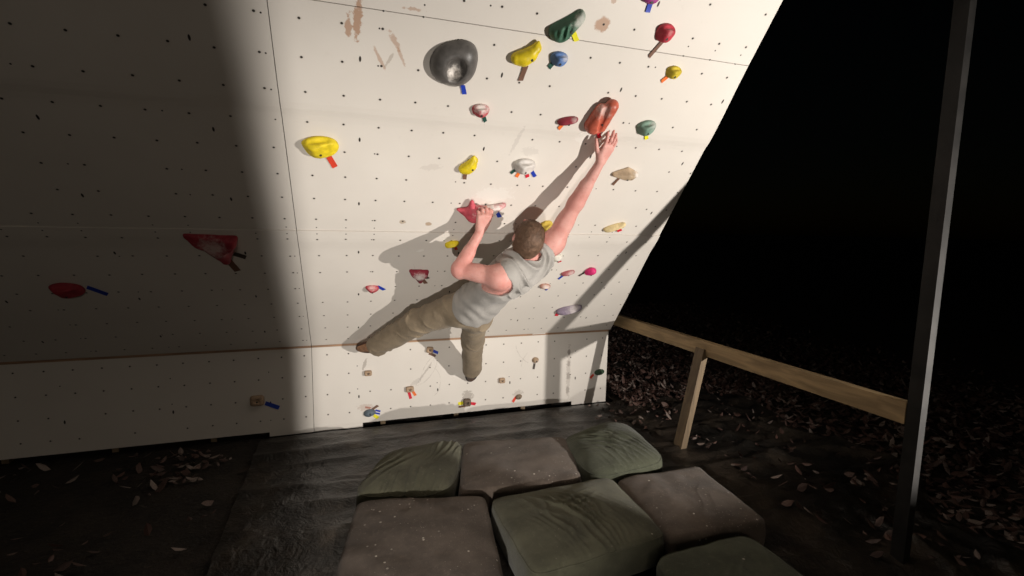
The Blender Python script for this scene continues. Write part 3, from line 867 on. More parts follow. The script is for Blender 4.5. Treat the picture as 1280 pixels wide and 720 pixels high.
# ------------------------------------------------------------------ tape strips
TC = {'blue': (.012, .045, .40), 'yellow': (.80, .72, .02), 'brown': (.165, .085, .055), 'green': (.018, .075, .055), 'orange': (.80, .17, .03), 'red': (.62, .012, .035), 'dark': (.06, .045, .035), 'orange_red': (.68, .06, .03), 'pink': (.42, .2, .15)}
for k in list(TC): TC[k] = plain('tape_' + k, TC[k], .5, .06, 40, .15, 300, .35)
GT = 'coloured tape strips that mark the routes'
TAPES = [
 ('W', .510, 2.178, .525, 2.136, .020, 'blue', 'blue tape under the grey bowl hold'),
 ('W', .948, 2.469, .975, 2.438, .022, 'yellow', 'bright yellow tape under the big green hold'),
 ('W', 1.385, 2.495, 1.352, 2.415, .017, 'brown', 'long slanting brown tape below the red rounded hold at upper right'),
 ('W', 1.244, 2.643, 1.249, 2.600, .022, 'blue', 'blue tape at the very top of the wall under the purple hold'),
 ('W', .777, 2.300, .770, 2.228, .023, 'brown', 'brown tape below the yellow horn hold'),
 ('W', .903, 2.336, .886, 2.303, .022, 'green', 'dark green tape under the small blue hold'),
 ('W', 1.500, 2.337, 1.478, 2.307, .018, 'orange', 'orange tape under the dull yellow hold at the upper right'),
 ('W', .632, 2.040, .650, 2.004, .018, 'green', 'dark green tape under the chalk topped red hold'),
 ('W', 1.049, 2.029, 1.035, 1.998, .019, 'orange', 'orange tape under the dark red shell hold'),
 ('W', 1.255, 2.008, 1.280, 1.966, .022, 'red', 'red tape under the big orange hold'),
 ('W', 1.540, 2.015, 1.560, 1.982, .020, 'yellow', 'yellow tape under the pale green hold'),
 ('W', 1.525, 1.702, 1.503, 1.648, .016, 'brown', 'brown patterned tape slanting below the beige slab hold'),
 ('W', .608, 1.698, .612, 1.635, .022, 'brown', 'brown tape hanging under the yellow incut hold'),
 ('W', .888, 1.730, .858, 1.692, .018, 'green', 'green tape, first of the fan under the white hold'),
 ('W', .911, 1.717, .896, 1.670, .019, 'orange', 'orange tape in the fan under the white hold'),
 ('W', .946, 1.714, .961, 1.672, .021, 'red', 'red tape in the fan under the white hold'),
 ('W', .967, 1.722, 1.004, 1.680, .020, 'blue', 'blue tape, last of the fan under the white hold'),
 ('W', .846, 1.402, .872, 1.362, .024, 'blue', 'blue tape under the chalked side of the pink hold'),
 ('W', .633, 1.114, .660, 1.066, .018, 'orange_red', 'orange red tape under the small yellow hold beside the forearm'),
 ('W', 1.694, 1.297, 1.733, 1.257, .030, 'red', 'red tape under the long cream hold'),
 ('W', 1.380, .973, 1.408, .938, .026, 'red', 'red tape under the small white hold'),
 ('W', 1.487, .795, 1.459, .747, .017, 'blue', 'dark blue tape slanting below the dusky rose hold'),
 ('W', 1.644, .822, 1.612, .778, .014, 'dark', 'dark tape slanting below the magenta ball hold'),
 ('W', .468, .785, .505, .728, .024, 'brown', 'brown tape below the dark red triangular hold'),
 ('W', .485, .810, .514, .780, .020, 'dark', 'dark tape just right of the triangular hold\'s brown tape'),
 ('W', .193, .706, .238, .668, .022, 'blue', 'blue tape right of the small red oval hold'),
 ('W', 1.383, .664, 1.408, .622, .020, 'blue', 'small blue tape under the pinkish brown hold'),
 ('W', 1.600, .325, 1.600, .275, .030, 'red', 'red tape at the low end of the lilac hold'),
 ('W', -.066, 1.731, -.039, 1.672, .028, 'orange_red', 'orange red tape under the yellow hold of the dim left bay'),
 ('W', -.626, .975, -.591, .872, .036, 'brown', 'long dim brown tape under the large red triangular hold of the left bay'),
 ('W', -.586, 1.022, -.531, .992, .032, 'dark', 'short dark tape beside the large triangular hold of the left bay'),
 ('W', -1.342, .750, -1.270, .680, .030, 'blue', 'blue tape beside the dim red oval hold at far left'),
 ('K', .630, -.085, .678, -.107, .022, 'blue', 'blue tape beside the wooden foothold under the straight leg'),
 ('K', .606, -.106, .658, -.131, .020, 'brown', 'brown tape below the blue tape under the straight leg'),
 ('K', .448, -.407, .463, -.462, .022, 'red', 'red tape hanging from a wooden foothold, left of an orange tape'),
 ('K', .474, -.396, .500, -.440, .020, 'orange', 'orange tape beside the red tape on the kickboard'),
 ('K', .118, -.497, .158, -.507, .014, 'pink', 'faded pinkish tape above the slate blue foothold'),
 ('K', .168, -.520, .213, -.492, .018, 'brown', 'brown tape slanting up from the slate blue foothold'),
 ('K', .193, -.528, .230, -.541, .014, 'blue', 'upper of two blue tapes beside the slate blue foothold'),
 ('K', .187, -.549, .226, -.561, .013, 'blue', 'lower of two blue tapes beside the slate blue foothold'),
 ('K', .181, -.567, .212, -.592, .024, 'yellow', 'yellow tape below the blue tapes in the lower left corner'),
 ('K', .842, -.540, .884, -.538, .026, 'yellow', 'yellow tape left of the worn round foothold at the bottom'),
 ('K', .846, -.566, .898, -.568, .016, 'brown', 'brown tape under the yellow tape at the bottom of the kickboard'),
 ('K', .940, -.546, .988, -.557, .024, 'red', 'red tape right of the worn round foothold at the bottom'),
 ('K', 1.499, -.250, 1.491, -.300, .020, 'dark', 'short dark tape hanging under a lone wooden foothold'),
 ('K', 1.341, -.527, 1.309, -.571, .022, 'orange_red', 'red tape slanting from the dark wooden foothold at the bottom'),
 ('K', 2.064, -.392, 2.030, -.421, .022, 'orange_red', 'orange red tape by the dark green foothold in shadow'),
 ('K', -.570, -.397, -.480, -.440, .030, 'blue', 'blue tape beside the dim wooden foothold of the left bay'),
]
for i, (sf, u0, v0, u1, v1, w, colr, lab) in enumerate(TAPES):
    Lg = math.hypot(u1 - u0, v1 - v0); n = 5
    V, F = [], []
    rr = random.Random(i)
    sk0, sk1 = rr.uniform(-.004, .004), rr.uniform(-.004, .004)
    for k in range(n + 1):
        t = k / n; z = .0016 + .0022 * t ** 3 * rr.random()
        for sgn in (-1, 1):
            V.append((-Lg / 2 + Lg * t + (sk0 * (1 - t) + sk1 * t) * sgn, sgn * w / 2 * (1 + rr.uniform(-.03, .03)), z))
    V += [(x, y, z - .0011) for x, y, z in V]
    m_ = 2 * (n + 1)
    for k in range(n):
        a = 2 * k
        F.append((a, a + 2, a + 3, a + 1)); F.append((m_ + a, m_ + a + 1, m_ + a + 3, m_ + a + 2))
        F.append((a, m_ + a, m_ + a + 2, a + 2)); F.append((a + 1, a + 3, m_ + a + 3, m_ + a + 1))
    F.append((0, 1, m_ + 1, m_)); F.append((2 * n, m_ + 2 * n, m_ + 2 * n + 1, 2 * n + 1))
    o = link_mesh('tape_strip', V, F, TC[colr], None, False)
    place(o, sf, (u0 + u1) / 2, (v0 + v1) / 2, math.degrees(math.atan2(v1 - v0, u1 - u0)), .0035 if sf == 'W' else .001)
    tag(o, lab, 'tape', GT)

# ------------------------------------------------------------------ cushions
KEEP[0] = True
M['brown'] = cushion_material('brown_velour', (.108, .084, .067), .36, 260.)
M['green'] = cushion_material('green_cotton', (.070, .074, .050), .03, 500.)
M['green2'] = cushion_material('olive_cotton', (.092, .088, .058), .03, 500.)


def cushion(name, corners, z0, thick, crown, mat, label, folds, seed, n=90, e=7.):
    """corners: left-back, right-back, right-front, left-front of the top (x, y)"""
    c = np.array(corners, float); cen = c.mean(0)
    pts, F = [], []
    idx = {}

    def vid(i, j, k):
        key = (i, j, k)
        if key not in idx:
            idx[key] = len(pts); pts.append((2 * i / n - 1, 2 * j / n - 1, 2 * k / 12 - 1))
        return idx[key]
    for i in range(n):
        for j in range(n):
            F.append((vid(i, j, 12), vid(i + 1, j, 12), vid(i + 1, j + 1, 12), vid(i, j + 1, 12)))
            F.append((vid(i, j, 0), vid(i, j + 1, 0), vid(i + 1, j + 1, 0), vid(i + 1, j, 0)))
    for k in range(12):
        for i in range(n):
            F.append((vid(i, 0, k), vid(i + 1, 0, k), vid(i + 1, 0, k + 1), vid(i, 0, k + 1)))
            F.append((vid(i + 1, n, k), vid(i, n, k), vid(i, n, k + 1), vid(i + 1, n, k + 1)))
            F.append((vid(0, i + 1, k), vid(0, i, k), vid(0, i, k + 1), vid(0, i + 1, k + 1)))
            F.append((vid(n, i, k), vid(n, i + 1, k), vid(n, i + 1, k + 1), vid(n, i, k + 1)))
    p = np.array(pts)
    # round the outline, then the rim
    a = np.abs(p)
    mxy = np.maximum(a[:, 0], a[:, 1]) + 1e-9
    nxy = (a[:, 0] ** e + a[:, 1] ** e) ** (1 / e) + 1e-9
    q = p.copy(); q[:, :2] *= (mxy / nxy)[:, None]
    mm = np.maximum(mxy, a[:, 2]); e2 = 9. if e < 8 else 15.
    nn = (mxy ** e2 + a[:, 2] ** e2) ** (1 / e2)
    q *= (mm / nn)[:, None]
    s, t = q[:, 0], q[:, 1]
    S, T = (s + 1) / 2, (t + 1) / 2          # T=0 back
    XY = ((1 - S) * (1 - T))[:, None] * c[0] + (S * (1 - T))[:, None] * c[1] + (S * T)[:, None] * c[2] + ((1 - S) * T)[:, None] * c[3]
    belly = 1 + .03 * (1 - q[:, 2] ** 2)
    XY = cen + (XY - cen) * belly[:, None]
    z = z0 + thick * (q[:, 2] + 1) / 2
    up = np.clip(q[:, 2], 0, 1)
    dome = (1 - np.clip(s * s, 0, 1)) ** .7 * (1 - np.clip(t * t, 0, 1)) ** .7
    z = z + crown * dome * up
    P = np.stack([XY[:, 0], XY[:, 1], z], 1)
    lump = vnoise(np.stack([s, t, 0 * s], 1), 1.7, seed) * .010 * up + vnoise(np.stack([s, t, 0 * s], 1), 4., seed + 5) * .004
    P[:, 2] += lump * np.where(q[:, 2] > -.5, 1, 0)
    # cloth folds: (centre s, t, spread, direction, wavelength, height)
    for (fs, ft, sp, ang, wl, amp) in folds:
        ca, sa = math.cos(R(ang)), math.sin(R(ang))
        x = (s - fs) * ca + (t - ft) * sa; y = -(s - fs) * sa + (t - ft) * ca
        wob = .45 * vnoise(np.stack([x * 2, y * 1.1, 0 * x], 1), 1.6, seed + 2)
        g_ = np.exp(-(x / sp) ** 2 * .7 - (y / (sp * 1.5)) ** 2)
        r_ = (1 - np.abs(np.sin((x + wob * wl * 2) * math.pi / wl))) ** 2
        P[:, 2] += amp * .62 * (r_ - .3) * g_ * up
    # creases pulled over the edge
    side = np.clip(mxy * 1.3 - .55, 0, 1) * (1 - np.abs(q[:, 2])) * .8
    per = np.arctan2(t, s)
    P[:, :2] += (XY - cen) * (side * .02 * vnoise(np.stack([per * 3, per * 0, q[:, 2]], 1), 2.2, seed + 8))[:, None]
    root = empty(name, (cen[0], cen[1], z0))
    tag(root, label, 'cushion', 'sofa cushions laid out as crash pads')
    link_mesh('cover', P, F, mat, root)
    # piping along the top and the bottom edge
    for kk in ((11,) if mat is not M['brown'] else ()):
        ring = [idx[(i, 0, kk)] for i in range(n + 1)] + [idx[(n, j, kk)] for j in range(1, n + 1)] + [idx[(i, n, kk)] for i in range(n - 1, -1, -1)] + [idx[(0, j, kk)] for j in range(n - 1, 0, -1)]
        R_ = [P[r] + (np.append(XY[r] - cen, 0) * .0015) for r in ring]
        MB().tube(R_, .0026, 6, True).build('piping', mat, root, True)
    return root


cushion('sofa_cushion', [(.030, -1.405), (.645, -1.530), (.545, -2.20), (-.09, -2.07)], .03, .165, .014, M['brown'], 'dusty brown cushion at the front left, flecked with white lint', [(-.0, -.8, .3, 0, .22, .006)], 1, e=15.)
cushion('sofa_cushion', [(.660, -1.575), (1.345, -1.560), (1.335, -2.085), (.665, -2.165)], .035, .165, .032, M['green2'], 'plump olive green cushion at the front middle, deeply creased on top', [(.0, .05, .34, -18, .135, .034), (.15, .70, .34, -8, .10, .020), (-.16, -.28, .26, -30, .12, .024), (.12, -.3, .22, 62, .2, .014)], 2, e=12.)
cushion('sofa_cushion', [(.690, -.865), (1.345, -.995), (1.20, -1.515), (.530, -1.465)], .03, .160, .016, M['brown'], 'flat brown cushion between the two green ones in the back row', [(-.55, .9, .3, 90, .3, .006)], 3, e=14.)
cushion('sofa_cushion', [(.235, -.835), (.700, -.845), (.490, -1.450), (-.010, -1.345)], .022, .165, .056, M['green2'], 'olive green cushion at the back left, one corner sagging', [(.62, -.62, .32, 15, .15, .026), (-.62, .0, .36, 42, .20, .026), (.05, .85, .3, 4, .17, .022), (.6, .75, .25, 10, .13, .014)], 4, e=5.)
cushion('sofa_cushion', [(1.300, -1.00), (1.865, -.845), (1.775, -1.50), (1.235, -1.54)], .025, .172, .075, M['green'], 'dark green cushion at the back right, nearest the leaves', [(-.15, .0, .34, -45, .15, .034), (.3, .35, .34, -38, .13, .028), (-.35, -.35, .28, -58, .15, .026), (-.1, .55, .3, -20, .14, .012)], 5, e=5.)
cushion('sofa_cushion', [(1.385, -1.56), (1.93, -1.56), (1.88, -2.12), (1.352, -2.10)], .02, .160, .014, M['brown'], 'brown cushion at the right edge beside the creased olive one', [(.2, .2, .4, 40, .3, .004)], 6, e=14.)
cushion('sofa_cushion', [(1.195, -2.175), (1.72, -2.165), (1.70, -2.75), (1.10, -2.75)], .02, .160, .02, M['green'], 'dark green cushion cut off by the lower right corner', [(.2, .0, .4, 60, .2, .008)], 7, e=7.)
cushion('sofa_cushion', [(-.02, -2.22), (.55, -2.26), (.50, -2.86), (-.12, -2.80)], .02, .160, .014, M['brown'], 'brown cushion below the lint flecked one, nearest the camera', [], 8, e=11.) if False else None

# ------------------------------------------------------------------ the climber
A = np.array


def nrm(v): return v / np.linalg.norm(v)
pel, Lhip, Rhip = A([.775, -.745, 1.033]), A([.698, -.73, 1.028]), A([.803, -.72, .984])
Lkn, Lank, Rkn, Rank = A([.443, -.475, .888]), A([.205, -.205, .685]), A([.850, -.43, .740]), A([.920, -.145, .425])
Lsh, Lelb, Lwri = A([.812, -1.235, 1.266]), A([.598, -1.115, 1.299]), A([.728, -1.085, 1.520])
Rsh, Relb, Rwri = A([1.150, -1.13, 1.448]), A([1.232, -1.255, 1.678]), A([1.300, -1.400, 1.893])
neck = A([1.005, -1.14, 1.37]); head = A([.968, -1.215, 1.478])
msh = (Lsh + Rsh) / 2
ax = nrm(msh - pel); sd = Rsh - Lsh; sd = nrm(sd - ax * (sd @ ax)); ch = np.cross(ax, sd)   # up the spine, to his right, chest
ch = ch if ch @ A([0, .7, .7]) > 0 else -ch
TA = np.array([sd, ch, ax])
hf = nrm(A([.26, .34, .90])); hu = A([-.10, -.93, .34]); hu = nrm(hu - hf * (hu @ hf)); hs = np.cross(hf, hu)
HA = np.array([hs, hf, hu])
tl = np.linalg.norm(msh - pel)


def spine(t): return pel + (msh - pel) * t


def torso(F, g=0., k=.04):
    F.ell(spine(.0), (.130 + g, .098 + g, .12 + g), TA, k)
    F.ell(spine(.3), (.132 + g, .098 + g, .17 + g), TA, k)
    F.ell(spine(.66) + ch * .0, (.158 + g, .112 + g, .20 + g), TA, k)
    F.ell(spine(.92) - ch * .012, (.150 + g, .082 + g, .095 + g), TA, k)
    for S in (Lsh, Rsh):
        F.cone(spine(.30) + (S - msh) * .55, S - ax * .09 + (msh - S) * .16, .055 + g, .060 + g, k)     # flank
        F.cone(neck - ax * .01, S + (msh - S) * .12, .046 + g, .058 + g, k)                             # trapezius
        F.ell(S - ax * .10 - ch * .055 + (msh - S) * .42, (.075 + g, .035 + g, .10 + g), TA, k)          # shoulder blade


def hand(F, wrist, e1, back, thumb, curls, spread, tcurl, sc=1.):
    """one palm, four unequal fingers of three bones each, and a thumb from the side of the palm"""
    e1 = nrm(e1); back = nrm(back - e1 * (back @ e1)); th = np.cross(e1, back); th = th if th @ thumb > 0 else -th
    tips = []
    offs = (.031, .0105, -.0105, -.030); base = (.092, .096, .091, .082); Ls = (.076, .084, .077, .060)
    for i in range(4):
        b0 = wrist + e1 * base[i] * sc + th * offs[i] * sc
        F.cone(wrist + e1 * .012 + th * offs[i] * .45, b0, .0165 * sc, .0125 * sc, .012)
        F.cone(wrist + e1 * .02 + th * offs[i] * .6 - back * .008, b0 - back * .006, .0150 * sc, .0100 * sc, .012)
        a0 = R(spread[i]); d = nrm(e1 * math.cos(a0) + th * math.sin(a0)); p = b0; c = 0.
        rad = [.0102, .0093, .0084, .0074] if i < 3 else [.0092, .0084, .0076, .0066]
        for j, fr in enumerate((.46, .30, .24)):
            c += R(curls[i][j])
            dd = d * math.cos(c) - back * math.sin(c)
            q = p + dd * Ls[i] * fr * sc
            F.cone(p, q, rad[j] * sc, rad[j + 1] * sc, .004)
            F.ell(p + back * .002, (.0108 * sc * (1 - .08 * j),) * 3, None, .004)
            p = q
        tips.append((p, dd))
    b0 = wrist + e1 * .022 * sc + th * .020 * sc - back * .006
    F.cone(wrist + e1 * .01, b0 + e1 * .02 + th * .008, .017 * sc, .0165 * sc, .012)
    d = nrm(e1 * .72 + th * .66 - back * .22); p = b0; c = 0.
    for j, (ln, r0, r1) in enumerate(((.045, .0145, .0118), (.034, .0112, .0102), (.027, .0100, .0082))):
        c += R(tcurl[j])
        dd = nrm(d * math.cos(c) + (e1 * .75 - th * .45 - back * .4) * math.sin(c))
        q = p + dd * ln * sc
        F.cone(p, q, r0 * sc, r1 * sc, .005)
        p = q
    return tips


h = .005
F = Field((.0, -1.66, .30), (1.46, .02, 2.12), h)
torso(F)
F.cone(neck - ax * .03, neck + (head - neck) * .55 - hf * .02, .056, .054, .03)
# arms
for S, E, W_, rev in ((Lsh, Lelb, Lwri, 1), (Rsh, Relb, Rwri, -1)):
    F.ell(S + (E - S) * .07, (.072, .072, .072), None, .035)
    F.cone(S, E, .057, .041, .03)
    d = nrm(E - S)
    F.ell(S + (E - S) * .50 + ch * .013, (.045, .042, .095), np.array([sd - d * (sd @ d), np.cross(d, sd - d * (sd @ d)), d]) / np.array([[np.linalg.norm(sd - d * (sd @ d))]] * 2 + [[1]]), .02)
    F.ell(S + (E - S) * .47 - ch * .014, (.040, .038, .09), np.array([sd - d * (sd @ d), np.cross(d, sd - d * (sd @ d)), d]) / np.array([[np.linalg.norm(sd - d * (sd @ d))]] * 2 + [[1]]), .02)
    F.cone(S + (E - S) * .97, E, .039, .038, .012)
    F.cone(E, W_, .040, .0255, .02)
    F.cone(E + (W_ - E) * .08, E + (W_ - E) * .45, .045, .036, .018)
    fd = nrm(W_ - E); fs = nrm(np.cross(fd, OUT_W))
    F.cone(E - fd * .02 + fs * .022 * rev, E + fd * .12 + fs * .016 * rev, .026, .024, .012)
    F.cone(E - fd * .0 - fs * .020 * rev, E + fd * .10 - fs * .014 * rev, .026, .022, .012)
    F.cone(S + OUT_W * .040 + d * .03, S + (E - S) * .75 + OUT_W * .020, .026, .020, .012)
    F.ell(E - fd * .012, (.0335, .0335, .0335), None, .010)
# hands
back = OUT_W
tipsR = hand(F, Rwri, A([.030, -.100, .135]), OUT_W + A([.25, -.2, .0]), A([-1, 0, 0]), [(2, 10, 10), (-2, 10, 10), (0, 12, 12), (6, 14, 12)], (9, 2, -5, -13), (8, 8, 6))
tipsL = hand(F, Lwri, A([.012, -.045, .092]), OUT_W + A([0, -.3, .2]), A([1, 0, 0]), [(42, 48, 30), (38, 52, 30), (42, 50, 32), (48, 50, 34)], (5, 1, -3, -8), (14, 20, 22))
# legs and feet
for hp, kn, an in ((Lhip, Lkn, Lank), (Rhip, Rkn, Rank)):
    F.cone(hp, kn, .074, .054, .04); F.cone(kn, an, .052, .036, .03)
    F.cone(kn + (an - kn) * .15 - ch * .02, kn + (an - kn) * .5 - ch * .01, .046, .038, .03)
    F.ell(hp - ch * .025 - ax * .01 - sd * .02, (.068, .066, .08), TA, .03)
Ltoe, Rtoe = A([.095, -.060, .640]), A([.935, -.035, .335])
F.cone(Lank, Ltoe, .036, .024, .02); F.cone(Rank, Rtoe, .036, .024, .02)
# head with a face
F.ell(head + hu * .022 - hf * .004, (.074, .094, .094), HA, .01)
F.ell(head - hu * .045 + hf * .030, (.056, .066, .070), HA, .03)
F.ell(head - hu * .088 + hf * .068, (.026, .024, .022), HA, .02)
F.cone(head + hf * .090 + hu * .022, head + hf * .112 - hu * .018, .009, .013, .012)
F.cone(head + hf * .086 + hu * .034 - hs * .04, head + hf * .086 + hu * .034 + hs * .04, .012, .012, .015)
for s_ in (-1, 1):
    F.ell(head + hf * .094 + hu * .016 + hs * s_ * .031, (.015, .012, .011), HA, .008, 'sub')
    F.ell(head + hf * .076 - hu * .02 + hs * s_ * .040, (.022, .02, .02), HA, .02)
    F.ell(head - hf * .012 + hu * .000 + hs * s_ * .079, (.010, .020, .032), HA, .006)
    F.ell(head - hf * .004 + hu * .004 + hs * s_ * .090, (.005, .011, .018), HA, .005, 'sub')
F.ell(head + hf * .098 - hu * .046, (.024, .010, .006), HA, .008)
F.ell(head + hf * .096 - hu * .057, (.020, .010, .007), HA, .008)
F.cone(head + hf * .108 - hu * .051 - hs * .022, head + hf * .108 - hu * .051 + hs * .022, .0025, .0025, .004, 'sub')
V, Q = F.mesh(2)
Nn = normals(V, Q)
V = V + Nn * (vnoise(V, 16, 3) * .0016)[:, None]
person = empty('person', (.95, -.05, .30))
tag(person, 'person in grey sleeveless top and khaki trousers climbing, one arm stretched to the orange hold', 'person')
link_mesh('body', V, Q, M['skin'], person)
for s_ in (-1, 1):
    c = head + hf * .083 + hu * .016 + hs * s_ * .031
    Fe = Field(c - .02, c + .02, .0022); Fe.ell(c, (.0115, .0115, .0115), HA, 0)
    Ve, Qe = Fe.mesh(1)
    me, Ne, Le, Be = newmat('eye'); nbe = NB(me)
    gx_, gy_, gz_ = nbe.sep(nbe.coord('Object'))
    pt = c + hf * .0115
    KEEP[0] = True
    eo = link_mesh('eye', Ve, Qe, me, person)
    loc = eo.location
    dd_ = None
    for a_, b_ in ((gx_, pt[0]), (gy_, pt[1]), (gz_, pt[2])):
        q_ = nbe.math('POWER', nbe.math('SUBTRACT', a_, float(b_)), 2.)
        dd_ = q_ if dd_ is None else nbe.math('ADD', dd_, q_)
    Le.new(nbe.mix(nbe.math('LESS_THAN', dd_, .0055 ** 2), (.7, .66, .62), (.06, .04, .03)), Be.inputs['Base Color'])
    Be.inputs['Roughness'].default_value = .2

# finger nails on the open hand
# hair: a close crop, with a whorl at the crown
F = Field(head - .16, head + .16, .0036)
F.ell(head + hu * .024 - hf * .006, (.083, .103, .103), HA, .01)
F.cone(head - hf * .070 - hu * .025, head - hf * .062 - hu * .055, .045, .035, .03)
F.ell(head - hf * .03 - hu * .02, (.078, .07, .06), HA, .02)
pl = nrm(hf * .78 - hu * 1.)
F.half(head - hf * .090 - hu * .062, nrm(hf * .62 - hu))
F.ell(head - hf * .012 + hs * .08 - hu * .004, (.02, .024, .036), HA, .01, 'sub')
F.ell(head - hf * .012 - hs * .08 - hu * .004, (.02, .024, .036), HA, .01, 'sub')
V, Q = F.mesh(2); Nn = normals(V, Q)
V = V + Nn * (vnoise(V, 130, 1) * .0022 + vnoise(V, 45, 2) * .002)[:, None]
hair = link_mesh('hair', V, Q, M['hair'], person)
rg2 = np.random.default_rng(3)
whorl = head + hu * .112 - hf * .045 + hs * .012
ids = rg2.integers(0, len(V), 11000)
sv, sf_ = [], []
for i in ids:
    p, nn_ = V[i], Nn[i]
    if nn_ @ (p - head) < 0: continue
    t = p - whorl; t = t - nn_ * (t @ nn_)
    if np.linalg.norm(t) < 1e-4: continue
    t = nrm(nrm(t) + .5 * np.cross(nn_, nrm(t)) + rg2.normal(0, .35, 3))
    d = nrm(t - nn_ * (t @ nn_) + nn_ * .28); s_ = nrm(np.cross(nn_, d)); w = .0007; ln = rg2.uniform(.008, .016)
    n_ = len(sv); b = p + rg2.normal(0, .001, 3) - nn_ * .001
    sv += [b - s_ * w, b + s_ * w, b + d * ln * .6 + s_ * w * .5, b + d * ln + nn_ * -.0015]
    sf_.append((n_, n_ + 1, n_ + 2, n_ + 3))
M['hair_tip'] = plain('hair_strands', (.165, .098, .062), .55, .15, 40, 0, 100, .4)
link_mesh('strands', np.array(sv), sf_, M['hair_tip'], None, False)
so = bpy.context.scene.collection.objects['strands']
so.parent = hair; so.location = (0, 0, 0)

# sleeveless top
F = Field((.45, -1.45, .82), (1.36, -.40, 1.72), .005)
torso(F, .016, .05)
F.ell(spine(.04), (.180, .138, .15), TA, .05)
F.ell(spine(.25), (.160, .122, .15), TA, .05)
F.cone(neck - ax * .015 - hf * .02, neck + nrm(head - neck) * .015 - ch * .01, .074, .070, .03)      # gathered collar
F.half(spine(-.02), -ax + ch * .0)
for S, E in ((Lsh, Lelb), (Rsh, Relb)):
    d = nrm(E - S)
    F.cone(S + d * .002 - ax * .028, S + d * .24, .091, .115, .006, 'sub')
F.cone(neck - ax * .0 - ch * .01, head - hf * .03, .064, .075, .008, 'sub')
F.ell(head, (.098, .112, .11), HA, .006, 'sub')
V, Q = F.mesh(3); Nn = normals(V, Q)
loc = (V - pel) @ TA.T                                     # right, chest, up the spine
tt = loc[:, 2] / tl
# folds that hang from the neck and the shoulder across the back, and drag lines at the waist
dn = np.linalg.norm(V - (neck + (Lsh - neck) * .25), axis=1)
f1 = (2 * (1 - np.abs(np.sin(dn * 88 + 1.9 * vnoise(V, 9, 5)))) ** 1.6 - .7) * np.clip((tt - .58) / .22, 0, 1)
f2 = np.sin((loc[:, 2] * 55 + loc[:, 0] * 48) + 3 * vnoise(V, 7, 7)) * np.clip((.62 - tt) / .4, 0, 1)
def axd(a, b):
    d = b - a; t = np.clip((V - a) @ d / (d @ d), 0, 1)
    return np.linalg.norm(V - a - t[:, None] * d, axis=1)
rimm = np.clip((np.minimum(axd(Lsh, Lelb), axd(Rsh, Relb)) - .088) / .035, 0, 1)
V = V + Nn * (rimm * .0170 * f1 * np.clip((.25 - dn) / .05, 0, 1) + .0030 * f2 + .006 * vnoise(V, 10, 8))[:, None]
for _ in range(6):
    V = V + (relax(V, Q) - V) * (1 - rimm)[:, None]
V = relax(V, Q)
link_mesh('sleeveless_top', V, Q, M['shirt'], person)

# trousers
F = Field((.08, -.98, .28), (1.14, .0, 1.26), .005)
F.ell(spine(-.02), (.146, .112, .12), TA, .04)
F.ell(spine(.10) - sd*.012, (.140, .106, .10), TA, .04)
Lhem = Lank + nrm(Lkn - Lank) * -.012; Rhem = Rank + nrm(Rkn - Rank) * .03
for hp, kn, an, rs in ((Lhip, Lkn, Lhem, (.106, .090, .078)), (Rhip, Rkn, Rhem, (.092, .078, .074))):
    F.cone(hp, kn, rs[0], rs[1], .04)
    F.cone(kn, an, rs[1], rs[2], .03)
    F.ell(hp - ch * .040 - ax * .01 - sd * .02, (.09, .085, .10), TA, .04)
# cut the hems
dL, dR = nrm(Lhem - Lkn), nrm(Rhem - Rkn)
F.ell(Lhem + dL * .078, (.12, .12, .062), np.array([nrm(np.cross(dL, A([0, 0, 1.]))), np.cross(dL, nrm(np.cross(dL, A([0, 0, 1.])))), dL]), .006, 'sub')
F.ell(Rhem + dR * .078, (.12, .12, .062), np.array([nrm(np.cross(dR, A([1., 0, 0]))), np.cross(dR, nrm(np.cross(dR, A([1., 0, 0])))), dR]), .006, 'sub')
F.half(spine(.10), ax)
V, Q = F.mesh(3); Nn = normals(V, Q)


def legfold(V, hp, kn, an, seed):
    def proj_(a, b):
        d = b - a; L = np.linalg.norm(d); t = (V - a) @ d / L / L
        q = V - a - np.clip(t, 0, 1)[:, None] * d
        return t, np.linalg.norm(q, axis=1), q
    t1, r1, q1 = proj_(hp, kn); t2, r2, q2 = proj_(kn, an)
    up = r1 < r2
    s_ = np.where(up, np.clip(t1, 0, 1) * np.linalg.norm(kn - hp), np.linalg.norm(kn - hp) + np.clip(t2, 0, 1) * np.linalg.norm(an - kn))
    q = np.where(up[:, None], q1, q2)
    e1 = nrm(np.cross(kn - hp, A([.2, .3, 1.]))); e2 = nrm(np.cross(kn - hp, e1))
    th = np.arctan2(q @ e1, q @ e2)
    ph = s_ * 62 + 3.4 * np.sin(th + seed) + 5.5 * vnoise(V, 6.5, seed) + 1.5 * vnoise(V, 19, seed + 1)
    msk = np.clip(vnoise(V, 8, seed + 3) * 1.6 + .45, 0, 1)
    near = np.exp(-((s_ - .40) / .13) ** 2) + .8 * np.exp(-((s_ - .02) / .12) ** 2) + 1.1 * np.exp(-((s_ - .80) / .10) ** 2)
    return ((1 - np.abs(np.sin(ph * .5))) ** 2 - .35) * msk * (.25 + near), np.minimum(r1, r2)
fl, rl = legfold(V, Lhip, Lkn, Lhem, 1); fr, rr_ = legfold(V, Rhip, Rkn, Rhem, 4)
fo = np.where(rl < rr_, fl, fr)
V = V + Nn * (.0105 * fo + .0032 * vnoise(V, 6, 12) + .0035 * vnoise(V, 17, 13))[:, None]
tr = link_mesh('trousers', V, Q, M['trousers'], person)

